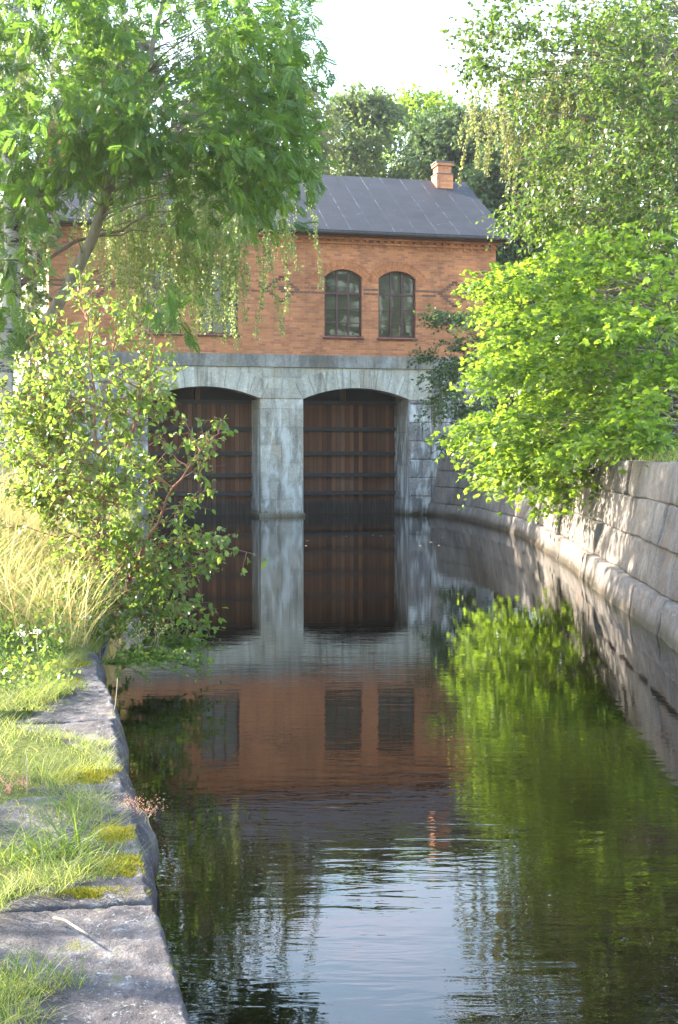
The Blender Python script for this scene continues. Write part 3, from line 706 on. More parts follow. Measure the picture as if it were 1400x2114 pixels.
def leaf_mesh(name, kind, pos, dirs, nrm, size, tint, mats, parent=None, extra=None, inv=True):
    """many small leaves as one mesh; extra: MB of twigs (second material)"""
    tv, tf = TPL[kind]; n = len(pos)
    y = unit(dirs); x = unit(np.cross(y, nrm)); z = np.cross(x, y)
    V = pos[:, None, :] + size[:, None, None] * (tv[None, :, 0:1] * x[:, None, :] + tv[None, :, 1:2] * y[:, None, :] + tv[None, :, 2:3] * z[:, None, :])
    V = V.reshape(-1, 3); Fc = (tf[None] + (np.arange(n) * len(tv))[:, None, None]).reshape(-1, 3)
    T = np.repeat(tint, len(tv))
    nl = len(Fc); loops = Fc.reshape(-1); starts = np.arange(nl) * 3; tot = np.full(nl, 3); mi = np.zeros(nl, int)
    if extra is not None and extra.v:
        b = len(V); V = np.vstack([V, np.array(extra.v)]); T = np.concatenate([T, np.zeros(len(extra.v))])
        el = np.concatenate([np.array(f) + b for f in extra.f]); et = np.array([len(f) for f in extra.f])
        starts = np.concatenate([starts, len(loops) + np.concatenate([[0], np.cumsum(et)[:-1]])]); tot = np.concatenate([tot, et]); loops = np.concatenate([loops, el]); mi = np.concatenate([mi, np.ones(len(et), int)])
    me = bpy.data.meshes.new(name); me.vertices.add(len(V)); me.vertices.foreach_set('co', V.astype(np.float32).ravel())
    me.loops.add(len(loops)); me.loops.foreach_set('vertex_index', loops.astype(np.int32))
    me.polygons.add(len(starts)); me.polygons.foreach_set('loop_start', starts.astype(np.int32)); me.polygons.foreach_set('loop_total', tot.astype(np.int32))
    me.polygons.foreach_set('material_index', mi.astype(np.int32))
    at_ = me.attributes.new('tint', 'FLOAT', 'POINT'); at_.data.foreach_set('value', T.astype(np.float32))
    me.update(calc_edges=True); me.validate()
    return link(name, me, mats, parent, inv)
def rdir(r, n): return unit(r.normal(size=(n, 3)))
def sprays(r, cen, rad, ntw, tl, nleaf, lsize, droop=.3, flat=0.0, down=.3, outward=None, upn=1.0, tint_c=None, twig_r=.004, twig_every=1, spread=.6, bias=None):
    """twigs radiating from clump centres; leaves set along them. Returns leaf arrays and twig tubes"""
    k = len(cen); N = k * ntw
    C = np.repeat(cen, ntw, 0); Rd = np.repeat(np.atleast_1d(rad) * np.ones(k), ntw)
    d = rdir(r, N); d[:, 2] *= (1 - flat)
    if outward is not None: d = d + np.repeat(outward, ntw, 0) * 1.0
    if bias is not None: d = d + np.array(bias)
    d = unit(d)
    st = C + rdir(r, N) * (Rd * spread * r.random(N) ** .5)[:, None] * np.array([1, 1, 1 - flat * .7])
    L = tl * r.uniform(.6, 1.3, N)
    t = (r.random((N, nleaf)) * .95 + .08)
    P = st[:, None] + d[:, None] * (L[:, None, None] * t[..., None]); P[..., 2] -= droop * L[:, None] * t ** 2
    tan = d[:, None] * np.ones((1, nleaf, 1)); tan = tan.copy(); tan[..., 2] -= 2 * droop * t
    P = P.reshape(-1, 3); tan = unit(tan.reshape(-1, 3)); n = len(P)
    ld = unit(tan * .8 + rdir(r, n) * .9 + np.array([0, 0, -down]))
    nr = unit(np.array([0, 0, upn]) + rdir(r, n) * .75)
    sz = lsize * r.uniform(.6, 1.25, n)
    tc = np.repeat((r.random(k) if tint_c is None else tint_c), ntw * nleaf)
    tint = np.clip(.55 * r.random(n) + .45 * tc, 0, 1)
    tw = MB()
    for i in range(0, N, twig_every):
        pts = [Vector(st[i] + d[i] * L[i] * q - np.array([0, 0, droop * L[i] * q * q])) for q in (0, .5, 1)]
        tw.tube(pts, [twig_r, twig_r * .8, twig_r * .4], 3, 0, False)
    return P, ld, nr, sz, tint, tw
def bez(a, b, sag=.15, n=7, seed=0, wob=.06):
    a = Vector(a); b = Vector(b); L = (b - a).length; c_ = a.lerp(b, .5) + Vector((0, 0, sag * L))
    out = []
    for i in range(n + 1):
        t = i / n; p = a * (1 - t) ** 2 + c_ * 2 * t * (1 - t) + b * t * t
        if 0 < i < n: p += Vector((nz((i, seed, 0), .7, seed), nz((i, seed, 5), .7, seed), nz((i, seed, 9), .7, seed))) * wob * L
        out.append(p)
    return out
def clumps(r, regions):
    """regions: (px, py, rx, ry, d0, d1, count) measured on the photograph, spread over a real depth range"""
    out = []
    for (px, py, rx, ry, d0, d1, n) in regions:
        m = 0
        while m < n:
            a, b = r.uniform(-1, 1, 2)
            if a * a + b * b > 1: continue
            out.append(np.array(at(px + a * rx, py + b * ry, r.uniform(d0, d1)))); m += 1
    return np.array(out)
def tree(name, label, cat, base, trunk, regions, leaf, lmat, bmat, seed, ntw=14, tl=.5, nleaf=12, lsize=.06, rad=.5, droop=.3, flat=0.0, down=.3,
         limb_r=.05, limb_parts=0, twig_every=1, twig_r=.004, group=None, upn=1.0, twmat=None, out_bias=.6, sag=.12, low=.35, spread=.6, bias=None, cen=None, keep=None, limb_max=999):
    r = np.random.default_rng(seed)
    root = empty(name, base, 0, label, cat, group)
    tm = MB(); tp = [Vector(p[:3]) for p in trunk]; tr_ = [p[3] for p in trunk]
    sm = []; sr = []
    for i in range(len(tp) - 1):
        for q in range(4):
            t = q / 4; sm.append(tp[i].lerp(tp[i + 1], t) + Vector((nz((i * 4 + q, seed, 0), .5), nz((i * 4 + q, seed, 4), .5), 0)) * tr_[i] * .5); sr.append(tr_[i] * (1 - t) + tr_[i + 1] * t)
    sm.append(tp[-1]); sr.append(tr_[-1])
    tm.tube(sm, sr, 10)
    C = clumps(r, regions) if cen is None else cen
    limbs = []
    zlo = sm[0].z + low * (sm[-1].z - sm[0].z)
    for k, cc in enumerate(C):
        if k >= limb_max: break
        cv = Vector(cc); best = None
        for i, p in enumerate(sm):
            if p.z < zlo and i < len(sm) - 1: continue
            dd = (p - cv).length + max(0, p.z - cv.z + .3) * .7
            if best is None or dd < best[0]: best = (dd, i)
        i = best[1]; L = (cv - sm[i]).length
        lr = min(sr[i] * .6, limb_r * (.5 + .18 * L))
        limbs.append((bez(sm[i], cv, sag, 7, seed + k * .37), [max(lr * (1 - .13 * q), .004) for q in range(8)]))
    for k, (p, rr) in enumerate(limbs):
        if k < limb_parts:
            b = MB(); b.tube(p, rr, 6); b.build('branch', bmat, root, True, True)
        else: tm.tube(p, rr, 5)
    tm.build('trunk', bmat, root, True, True)
    ctr = C.mean(0); outw = unit(C - ctr) * out_bias
    P, ld, nr, sz, ti, tw = sprays(r, C, rad, ntw, tl, nleaf, lsize, droop, flat, down, outw, upn, None, twig_r, twig_every, spread, bias)
    if keep is not None:
        k_ = keep(P); P, ld, nr, sz, ti = P[k_], ld[k_], nr[k_], sz[k_], ti[k_]
    leaf_mesh('crown', leaf, P, ld, nr, sz, ti, [lmat, twmat or M['twig']], root, tw)
    return root

def T(px, py, d, r): p = at(px, py, d); return (p.x, p.y, p.z, r)
# the leaning ash on the left bank
tree('ash_tree', 'leafy ash tree with a leaning grey trunk, its crown filling the top left', 'tree', at(40, 800, 17.5),
     [T(-35, 1035, 17.7, .15), T(20, 900, 17.6, .12), T(88, 690, 17.3, .095), T(160, 560, 17, .08), T(215, 430, 16.8, .066), T(250, 300, 16.6, .052), T(300, 150, 16.4, .04), T(350, -40, 16.2, .03), T(380, -260, 16.2, .02)],
     [(120, 80, 140, 130, 14, 18.5, 24), (330, 60, 190, 130, 14, 18.5, 32), (530, 60, 95, 110, 14, 17.5, 14), (590, 110, 50, 70, 15, 17, 8), (250, 230, 240, 90, 14, 18.5, 24), (480, 260, 130, 80, 14, 17.5, 14),
      (300, 275, 240, 40, 14.5, 17.5, 17), (500, 335, 80, 40, 14.5, 17, 9), (60, 380, 60, 40, 14.5, 17, 4), (0, 540, 30, 60, 15, 16.5, 3), (530, 395, 45, 25, 15, 16.5, 3), (345, 590, 12, 30, 15, 15.6, 2),
      (260, -120, 340, 100, 14, 18.5, 16), (430, 395, 60, 15, 15, 17, 3), (80, 300, 90, 60, 14.5, 17.5, 8), (560, 300, 40, 50, 15, 17, 5), (20, 640, 20, 40, 16, 17, 2)],
     'ash', M['ash_leaf'], M['bark'], 11, ntw=8, tl=.5, nleaf=6, lsize=.175, rad=.62, droop=.2, down=.35, upn=.9, limb_parts=14, limb_r=.011, twig_r=.004, sag=.10, twig_every=2)
# weeping birch at the left edge with long hanging strands in front of the brick wall
def weeping(name, label, base, trunk, anchors, seed, lmat, n_str=9, L=(1.0, 2.2), spread=.5, lsize=.034, nleaf=70, crown_regions=None, group=None, limb_r=.03):
    r = np.random.default_rng(seed); root = empty(name, base, 0, label, 'tree', group); tm = MB()
    tp = [Vector(p[:3]) for p in trunk]; tm.tube([p for p in tp], [p[3] for p in trunk], 10)
    Ps = []; Ts = []; tw = MB()
    for k, an in enumerate(anchors):
        cv = Vector(an[:3]); best = min(range(len(tp)), key=lambda i: (tp[i] - cv).length + max(0, tp[i].z - cv.z + .8) * .8)
        p = bez(tp[best], cv, .22, 8, seed + k * .3); b = MB(); b.tube(p, [limb_r * (1 - .115 * q) for q in range(9)], 5); b.build('branch', M['twig'], root, True, True)
        lens = an[3] if len(an) > 3 else 1.0
        for s_ in range(n_str):
            o = p[-1].lerp(p[-4], r.random()) + Vector(r.normal(size=3) * spread * np.array([1, 1, .4])); l = r.uniform(*L) * lens
            dv = Vector(r.normal(size=3) * .22); dv.z = -1
            pts = [o + Vector((dv.x * l * q * (1 - .4 * q), dv.y * l * q, -l * q)) + Vector((.03 * math.sin(6 * q + s_), .02 * math.cos(5 * q + k), 0)) for q in (0, .2, .4, .6, .8, 1)]
            tw.tube(pts, [.004, .0035, .003, .003, .0025, .002], 3, 0, False)
            m = int(nleaf * l); q = r.random(m) * 5; i = np.minimum(q.astype(int), 4); f = (q - i)[:, None]; A_ = np.array([tuple(z) for z in pts])
            Ps.append(A_[i] * (1 - f) + A_[i + 1] * f + r.normal(size=(m, 3)) * .03); Ts.append(np.clip(r.normal(.55, .28, m), 0, 1))
    P = np.vstack(Ps); ti = np.concatenate(Ts); n = len(P)
    if crown_regions:
        C = clumps(r, crown_regions); P2, l2, n2, s2, t2, tw2 = sprays(r, C, .6, 16, .6, 14, lsize * 1.1, .5, 0, .6)
    ld = unit(rdir(r, n) * .8 + np.array([0, 0, -.9])); nr = rdir(r, n); sz = lsize * r.uniform(.6, 1.3, n)
    if crown_regions:
        P = np.vstack([P, P2]); ld = np.vstack([ld, l2]); nr = np.vstack([nr, n2]); sz = np.concatenate([sz, s2]); ti = np.concatenate([ti, t2])
        for f in tw2.f: tw.f.append(tuple(i + len(tw.v) for i in f)); tw.m.append(0)
        tw.v += tw2.v
    tm.build('trunk', M['birch_bark'], root, True, True)
    leaf_mesh('crown', 'rhomb', P, ld, nr, sz, ti, [lmat, M['twig']], root, tw)
    return root
an = []
for (px, py, d, l) in [(290, 520, 20, .8), (330, 480, 20.5, .9), (380, 460, 21, .95), (440, 470, 20, 1.0), (480, 440, 21, 1.1), (530, 470, 20.5, 1.15), (570, 450, 20, .8), (350, 540, 19.5, .9), (590, 430, 20.5, .6), (460, 380, 21, .9), (530, 380, 21, .9), (400, 400, 21, .9), (545, 520, 20, .9), (260, 460, 21.5, .8), (310, 430, 22, .9), (500, 500, 22, 1.0), (565, 500, 21.5, 1.0), (420, 520, 22, .9)]:
    p = at(px, py, d); an.append((p.x, p.y, p.z + .3, l))
weeping('birch_tree', 'white barked birch at the left edge with long hanging strands before the left windows', at(5, 860, 16.5),
        [T(-4, 1040, 16.5, .24), T(0, 870, 16.5, .15), T(10, 740, 16.6, .125), T(26, 600, 16.8, .11), T(22, 420, 17, .09), T(14, 250, 17.2, .08), T(30, 60, 17.5, .065), T(60, -200, 18, .045), T(80, -420, 18, .03)], an, 31, M['birch_leaf'], 11, (1.1, 2.0), .34, .046, 125,
        [(60, 60, 90, 120, 17.5, 20, 8), (40, 300, 60, 120, 18, 20, 6), (200, -160, 240, 120, 18, 21, 14)])
tm = MB()
# young birch (sapling) on the near left bank
def sapling():
    r = np.random.default_rng(77); base = Vector((-2.62, 13.0, .45)); root = empty('birch_sapling', base, 0, 'young light green birch sapling leaning over the water from the near left bank', 'young tree')
    stems = [[base, at(208, 1180, 12.7), at(205, 1000, 12.4), at(195, 800, 12.2), at(165, 565, 12.0)],
             [base + Vector((.08, -.1, 0)), at(225, 1190, 12.3), at(250, 1000, 12), at(290, 830, 11.8), at(320, 700, 11.6)],
             [base + Vector((-.1, .1, 0)), at(180, 1150, 12.9), at(140, 980, 12.9), at(90, 800, 12.8), at(60, 700, 12.6)],
             [base + Vector((.1, -.2, 0)), at(250, 1250, 12), at(300, 1120, 11.6), at(360, 1010, 11.3), at(430, 905, 11.1)],
             [base + Vector((-.05, 0, 0)), at(215, 1100, 12.6), at(215, 900, 12.5), at(230, 750, 12.4), at(250, 610, 12.2)]]
    P = []; D = []; tw = MB(); allpts = []
    for si, s_ in enumerate(stems):
        fine = []
        for i in range(4):
            for q in range(5): fine.append(Vector(s_[i]).lerp(Vector(s_[i + 1]), q / 5) + Vector(r.normal(size=3) * .012))
        fine.append(Vector(s_[4])); allpts.append(fine)
        m = MB(); m.tube(fine, [.024 * (1 - i / 22) + .003 for i in range(len(fine))], 6); m.build('stem', M['brown_twig'], root, True, True)
    tips = [(520, 1142, 11), (470, 1108, 11), (430, 1185, 11.2), (435, 1010, 11.2), (430, 948, 11.2), (385, 870, 11.4), (350, 770, 11.5), (440, 1300, 11.4), (400, 1330, 11.5), (380, 1250, 11.2), (340, 1310, 11.6), (10, 790, 13), (40, 860, 13),
            (60, 940, 13), (0, 900, 13), (20, 1000, 13.2), (100, 720, 12.8), (120, 640, 12.4), (200, 640, 12.2), (285, 760, 12), (330, 900, 11.6), (390, 1060, 11.3), (300, 1000, 11.4), (260, 900, 11.6), (150, 1050, 12.6), (110, 900, 12.6), (170, 800, 12.3),
            (240, 1080, 11.4), (320, 1160, 11.2), (350, 1210, 11.3), (280, 1230, 11.5), (460, 1140, 11.1), (410, 1110, 11.2), (70, 820, 13), (140, 760, 12.6)]
    for k in range(60): tips.append((r.uniform(-10, 170), r.uniform(760, 1010), r.uniform(12.2, 13.6)))
    for q_ in ((150, 600), (175, 620), (140, 680), (190, 700), (240, 650), (260, 690), (130, 720), (100, 690), (210, 720), (80, 740), (310, 740), (300, 780), (160, 570), (255, 620), (325, 720), (350, 800)): tips.append((*q_, r.uniform(11.6, 12.6)))
    for k in range(110):
        tips.append((r.normal(215, 95), r.uniform(680, 1290), r.uniform(11, 13.3)))
    for k, (px, py, d) in enumerate(tips):
        tip = Vector(at(px, py, d)); st = min((p for f in allpts for p in f), key=lambda p: (p - tip).length + max(0, p.z - tip.z + .25) * 1.2)
        pts = bez(st, tip, -.06 if py < 1100 else .12, 8, k * .41, .05); tw.tube(pts, [.008 * (1 - .1 * q) for q in range(9)], 4, 0, False)
        L = (tip - st).length; nsub = int(5 + L * 13)
        for s_ in range(nsub):
            q = r.uniform(.15, 1.0); i = min(int(q * 8), 7); o = pts[i].lerp(pts[i + 1], q * 8 - i); dv = Vector((pts[i + 1] - pts[i]).normalized()) * .9 + Vector(r.normal(size=3)) * .6
            dv.normalize(); l = r.uniform(.12, .34) * (1.1 - .4 * q); e = o + dv * l + Vector((0, 0, -.12 * l)); tw.tube([o, o.lerp(e, .5) + Vector((0, 0, .02 * l)), e], [.0035, .003, .0018], 3, 0, False)
            for j in range(r.integers(4, 8)):
                f = r.uniform(.1, 1.05); P.append(tuple(o.lerp(e, f) + Vector(r.normal(size=3) * .014))); D.append(tuple(dv * .5 + Vector(r.normal(size=3) * .7) + Vector((0, 0, -.45))))
    P = np.array(P); D = np.array(D); n = len(P)
    leaf_mesh('crown', 'ovate', P, D, unit(np.array([-.25, -.1, .8]) + rdir(r, n) * .8), .060 * r.uniform(.45, 1.4, n), np.clip(r.normal(.5, .27, n), 0, 1), [M['sapling_leaf'], M['brown_twig']], root, tw)
sapling()

# ---- right bank
tree('maple_tree', 'bushy bright green maple with broad leaves leaning over the right canal wall', 'tree', Vector((7.3, 24.5, 2.2)),
     [(7.4, 24.5, 2.1, .14), (7.2, 24.4, 3.2, .12), (7.0, 24.6, 4.4, .10), (6.9, 24.8, 5.6, .07), (6.8, 25, 6.8, .04)],
     [(1065, 640, 70, 60, 25, 30, 12), (1140, 570, 105, 60, 23, 30, 24), (1270, 600, 130, 100, 20, 28, 40), (1150, 720, 130, 90, 21, 29, 52), (1240, 690, 90, 70, 20, 27, 24), (1095, 770, 85, 55, 25, 30, 18), (1065, 885, 65, 40, 26, 30, 12), (1120, 870, 130, 70, 20, 28, 40),
      (1300, 760, 110, 110, 18, 26, 36), (1300, 880, 100, 50, 18, 23, 22), (1090, 960, 70, 40, 22, 27, 14), (1170, 960, 80, 40, 20, 26, 12), (1390, 650, 40, 170, 18, 24, 14), (1030, 605, 45, 25, 27, 30, 5), (1005, 875, 25, 20, 27, 29, 3)],
     'maple', M['maple_leaf'], M['bark'], 21, ntw=13, tl=.75, nleaf=11, lsize=.098, rad=.36, droop=.34, flat=.78, down=.15, limb_r=.018, limb_parts=10, twig_r=.004, upn=1.5, out_bias=.5, sag=.02, low=.0, bias=(-.6, -.3, .10), twig_every=2)
tree('alder_tree', 'tall alder with small rounded leaves rising above the maple on the right bank', 'tree', Vector((8.6, 27.5, 2.5)),
     [(8.6, 27.5, 2.4, .22), (8.4, 27.4, 5, .19), (8.1, 27.2, 8, .15), (7.7, 27, 11, .11), (7.3, 26.8, 13.5, .07), (7, 26.6, 16, .03)],
     [(1200, 60, 180, 90, 24, 29, 34), (1330, 120, 100, 150, 23, 29, 36), (1260, 260, 150, 110, 23, 29, 44), (1130, 180, 90, 60, 24, 28, 10), (1030, 90, 50, 40, 25, 27, 5), (1010, 155, 40, 25, 25, 27, 5), (1010, 60, 30, 30, 25, 27, 4), (1340, 370, 90, 110, 22, 28, 34),
      (1200, 400, 120, 80, 24, 29, 24), (1130, 440, 70, 50, 25, 29, 12), (1250, 470, 130, 50, 23, 28, 16), (1250, -120, 220, 110, 24, 30, 24), (1390, 300, 40, 250, 22, 27, 14)],
     'rhomb', M['alder_leaf'], M['bark'], 22, ntw=11, tl=.6, nleaf=11, lsize=.105, rad=.55, droop=.25, flat=.35, down=.3, limb_r=.02, limb_parts=12, twig_r=.005, sag=.1, low=.15, bias=(-.2, -.1, 0))
an = []
for (px, py, d, l) in [(985, 235, 33, 1.0), (1005, 215, 33, 1.3), (1030, 225, 33.5, 1.25), (1050, 235, 33, .9), (1075, 245, 33, 1.2), (1100, 250, 33, 1.2), (1120, 230, 32, 1.2), (1150, 150, 33, 1.3), (1180, 330, 32, 1.2), (1110, 330, 33, 1.1), (1240, 100, 32, 1.2), (1340, 200, 31, 1.4), (1370, 260, 31, 1.3), (1300, 180, 32, 1.2), (1220, 500, 32, 1.0), (1160, 480, 33, 1.0), (1090, 180, 33, 1.0), (1200, 220, 32, 1.2)]:
    p = at(px, py, d); an.append((p.x, p.y, p.z + .6, l))
weeping('birch_tree', 'pale leaved weeping birch behind the alder on the right, strands hanging beside the chimney', Vector((10.5, 32, 3)),
        [(10.4, 32, 2.8, .22), (10.1, 32, 6, .19), (9.4, 31.8, 9, .15), (8.9, 31.6, 11.5, .12), (8.2, 31.4, 13.6, .09), (7.4, 31.2, 16, .05), (7, 31, 18, .03)], an, 41, M['far_birch_leaf'], 16, (1.0, 2.4), .40, .075, 80, [(1250, -60, 180, 100, 31, 34, 12)])
tree('dark_shrub', 'dark green shrub overhanging the stone corner between brick building and retaining wall', 'shrub', Vector((5.3, 38.6, 2.1)),
     [(5.3, 38.6, 2.0, .07), (5.0, 38.2, 3.2, .055), (4.7, 37.9, 4.6, .04), (4.6, 37.7, 6.0, .02)],
     [(950, 670, 55, 20, 36, 39, 9), (970, 740, 60, 35, 35, 39, 16), (935, 770, 60, 20, 36, 39, 12), (900, 745, 30, 15, 36, 38, 4), (960, 830, 60, 40, 35, 38.5, 12), (925, 820, 35, 25, 36, 38, 4), (960, 905, 50, 20, 35, 38, 7), (1000, 690, 50, 40, 36, 40, 8), (905, 665, 20, 8, 36, 38, 2), (1020, 850, 50, 60, 34, 38, 12)],
     'rhomb', M['dark_leaf'], M['dark_bark'], 23, ntw=12, tl=.55, nleaf=11, lsize=.10, rad=.4, droop=.2, flat=.6, down=.2, limb_r=.014, twig_r=.005, sag=.05, low=.0, twig_every=2)

# ---- trees behind the building and around
def far_tree(name, label, px, d, top, wpx, seed, lmat, bark, leaf='rhomb', n=46, shape=.45, base_z=4.0, lsize=.22, low_py=420, tl=1.1, dens=15, droop=.2):
    r = np.random.default_rng(seed); b = at(px, 700, d); b.z = base_z; topv = at(px, top, d)
    H = topv.z - base_z; rw = wpx / F_PX * d
    zl = max(at(px, low_py, d).z, base_z + 1.0)
    C = []
    while len(C) < n:
        a, e = r.uniform(-1, 1), r.uniform(-1, 1); h = r.random()
        if a * a + e * e > 1: continue
        w_ = math.sin(math.pi * min(1, .12 + .88 * h) ** .8) ** shape if h < .97 else .35
        C.append((b.x + a * rw * w_ * (.85 + .3 * r.random()), b.y + e * rw * w_ * .9, zl + (topv.z - .6 - zl) * h))
    C = np.array(C)
    return tree(name, label, 'tree', b, [(b.x, b.y, base_z, .28), (b.x + .2, b.y, base_z + H * .4, .2), (b.x - .1, b.y, base_z + H * .75, .12), (b.x, b.y, topv.z - .4, .04)], None, leaf, lmat, bark, seed,
                ntw=int(dens * 1.3), tl=tl, nleaf=15, lsize=lsize, rad=rw * .24, droop=droop, down=.3, limb_r=.02, twig_r=.012, twig_every=3, group='trees behind the brick building', cen=C, limb_max=24)
far_tree('deciduous_tree', 'round topped pale green tree directly behind the middle of the dark roof', 750, 66, 195, 128, 51, M['far_leaf'], M['bark'], n=90)
far_tree('deciduous_tree', 'yellowish topped tree peeping between the round tree and the chimney', 880, 78, 190, 118, 52, M['maple_leaf'], M['bark'], n=84)
far_tree('deciduous_tree', 'dark green broad tree behind the brick chimney', 950, 62, 225, 110, 53, M['mid_leaf'], M['dark_bark'], n=95)
far_tree('deciduous_tree', 'dark shadowy tree right of the chimney beyond the gable end', 1040, 57, 300, 80, 54, M['mid_leaf'], M['dark_bark'], n=95, low_py=560, base_z=3)
far_tree('birch_tree', 'pale feathery birch behind the roof beside the ash crown', 610, 58, 95, 75, 55, M['far_birch_leaf'], M['birch_bark'], n=60, lsize=.15, dens=16, droop=.6)
far_tree('deciduous_tree', 'green tree behind the roof seen through gaps in the ash crown', 470, 62, 130, 110, 56, M['far_leaf'], M['bark'], n=84)
far_tree('deciduous_tree', 'tall green tree behind the left gable of the brick building', 260, 60, 60, 130, 57, M['far_leaf'], M['bark'], n=84)
far_tree('birch_tree', 'sunlit birch beyond the left end of the brick building', 60, 52, 40, 100, 58, M['far_birch_leaf'], M['birch_bark'], n=60, low_py=700, lsize=.15, base_z=3, dens=16)
far_tree('deciduous_tree', 'green tree far behind the weeping birch on the right', 1180, 60, 180, 120, 59, M['far_leaf'], M['bark'], n=95, low_py=620, base_z=3)
far_tree('deciduous_tree', 'broad green tree far behind the alder at the right edge', 1370, 55, 60, 130, 60, M['far_leaf'], M['bark'], n=95, low_py=720, base_z=3)

for k, (px, lab) in enumerate(((1130, 'dark bush behind the maple, nearest the brick gable'), (1265, 'dark bush in the gap behind the middle of the maple'), (1400, 'dark bush behind the maple at the right edge'))):
    o_ = far_tree('understory_bush', lab, px, 45, 540, 95, 70 + k, M['mid_leaf'], M['dark_bark'], n=52, low_py=900, base_z=2.6, lsize=.16, tl=.8)
    o_['category'] = 'bush'; o_['group'] = 'bushes behind the maple'
# ------------------------------------------------------------------ grasses and small plants
def blades(r, base, h, wd, lean, bend, tint):
    """grass blades: curved strips built with numpy"""
    n = len(base); az = r.uniform(0, 2 * np.pi, n); ld = np.stack([np.cos(az), np.sin(az), np.zeros(n)], 1); side = np.stack([-np.sin(az), np.cos(az), np.zeros(n)], 1)
    az2 = az + r.uniform(-1.2, 1.2, n); side = np.stack([-np.sin(az2), np.cos(az2), np.zeros(n)], 1)
    V = []; ts = (0, .35, .7, 1.0); ws = (1, .8, .5, .02)
    for t, w_ in zip(ts, ws):
        c_ = base + ld * (h * (lean * t + bend * t * t))[:, None]; c_ = c_.copy(); c_[:, 2] += h * t * (1 - .35 * bend * t)
        V.append(c_ - side * (wd * w_ * .5)[:, None]); V.append(c_ + side * (wd * w_ * .5)[:, None])
    V = np.stack(V, 1).reshape(-1, 3); F = []
    q = np.array([[0, 1, 3], [0, 3, 2], [2, 3, 5], [2, 5, 4], [4, 5, 7], [4, 7, 6]])
    Fc = (q[None] + (np.arange(n) * 8)[:, None, None]).reshape(-1, 3)
    return V, Fc, np.repeat(tint, 8)
def tri_mesh(name, V, Fc, Tn, mats, parent=None, inv=True):
    me = bpy.data.meshes.new(name); me.vertices.add(len(V)); me.vertices.foreach_set('co', V.astype(np.float32).ravel())
    me.loops.add(Fc.size); me.loops.foreach_set('vertex_index', Fc.astype(np.int32).ravel()); me.polygons.add(len(Fc)); me.polygons.foreach_set('loop_start', (np.arange(len(Fc)) * 3).astype(np.int32)); me.polygons.foreach_set('loop_total', np.full(len(Fc), 3, np.int32))
    a_ = me.attributes.new('tint', 'FLOAT', 'POINT'); a_.data.foreach_set('value', Tn.astype(np.float32)); me.update(calc_edges=True)
    return link(name, me, mats, parent, inv)
def scatter_left(r, n, y0, y1, s0, s1, dz=0.0):
    B = []
    for _ in range(n):
        y = r.uniform(y0, y1); s_ = s0 + (s1 - s0) * r.random(); x = LW.x_at(y) - bare(y) - s_
        B.append((x, y, bank_z_left(x, y) + dz))
    return np.array(B)
r = np.random.default_rng(4)
b = np.vstack([scatter_left(r, 14000, 3.6, 11.5, -.03, 1.5), scatter_left(r, 7000, 3.6, 11.5, -.07, .12, .0)]); n = len(b); h = r.uniform(.02, .10, n) * (1 + .8 * (np.sin(b[:, 0] * 7) * np.sin(b[:, 1] * 5) > .2))
tag(tri_mesh('grass', *blades(r, b, h, r.uniform(.002, .0045, n), r.uniform(.2, .9, n), r.uniform(.2, 1.0, n), np.clip(r.normal(.42, .26, n), 0, 1)), M['grass_mix']), kind='stuff')
b = np.vstack([scatter_left(r, 26000, 10.5, 19, 0.0, 4.0), scatter_left(r, 6000, 13, 19, .8, 4.0)]); n = len(b); h = r.uniform(.3, .95, n); h[26000:] = r.uniform(.8, 1.35, 6000)
tag(tri_mesh('tall_grass', *blades(r, b, h, r.uniform(.004, .009, n), r.uniform(.05, .45, n), r.uniform(.1, .8, n), np.clip(r.normal(.55, .27, n), 0, 1)), M['grass_dry']), kind='stuff')
b = scatter_left(r, 12000, 19, 38, 0.0, 6.0); n = len(b); h = r.uniform(.25, .6, n)
tag(tri_mesh('meadow_grass', *blades(r, b, h, r.uniform(.008, .015, n), r.uniform(.05, .45, n), r.uniform(.1, .8, n), np.clip(r.normal(.5, .27, n), 0, 1)), M['grass_mix']), kind='stuff')
b = scatter_left(r, 9000, 8.6, 14.5, -.02, 1.5); n = len(b); b[:, 2] += r.random(n) ** 1.3 * np.clip((b[:, 1] - 8.2) / 4, .12, .8) * .7
tag(leaf_mesh('weeds', 'rhomb', b, unit(rdir(r, n) + np.array([0, 0, .3])), unit(rdir(r, n) + np.array([-.2, 0, .9])), r.uniform(.02, .055, n), np.clip(r.normal(.5, .27, n), 0, 1), [M['sapling_leaf']]), kind='stuff')
# ground cover along the top of the right wall
B = []
for _ in range(5000):
    y = r.uniform(10, 40); x = RW.x_at(y) + .5 + r.random() ** 1.5 * 3; B.append((x, y, ground_right_z(x, y)))
b = np.array(B); n = len(b)
tag(tri_mesh('grass', *blades(r, b, r.uniform(.08, .3, n), r.uniform(.006, .012, n), r.uniform(.1, .8, n), r.uniform(.2, 1, n), np.clip(r.normal(.5, .25, n), 0, 1)), M['grass_mix']), kind='stuff')
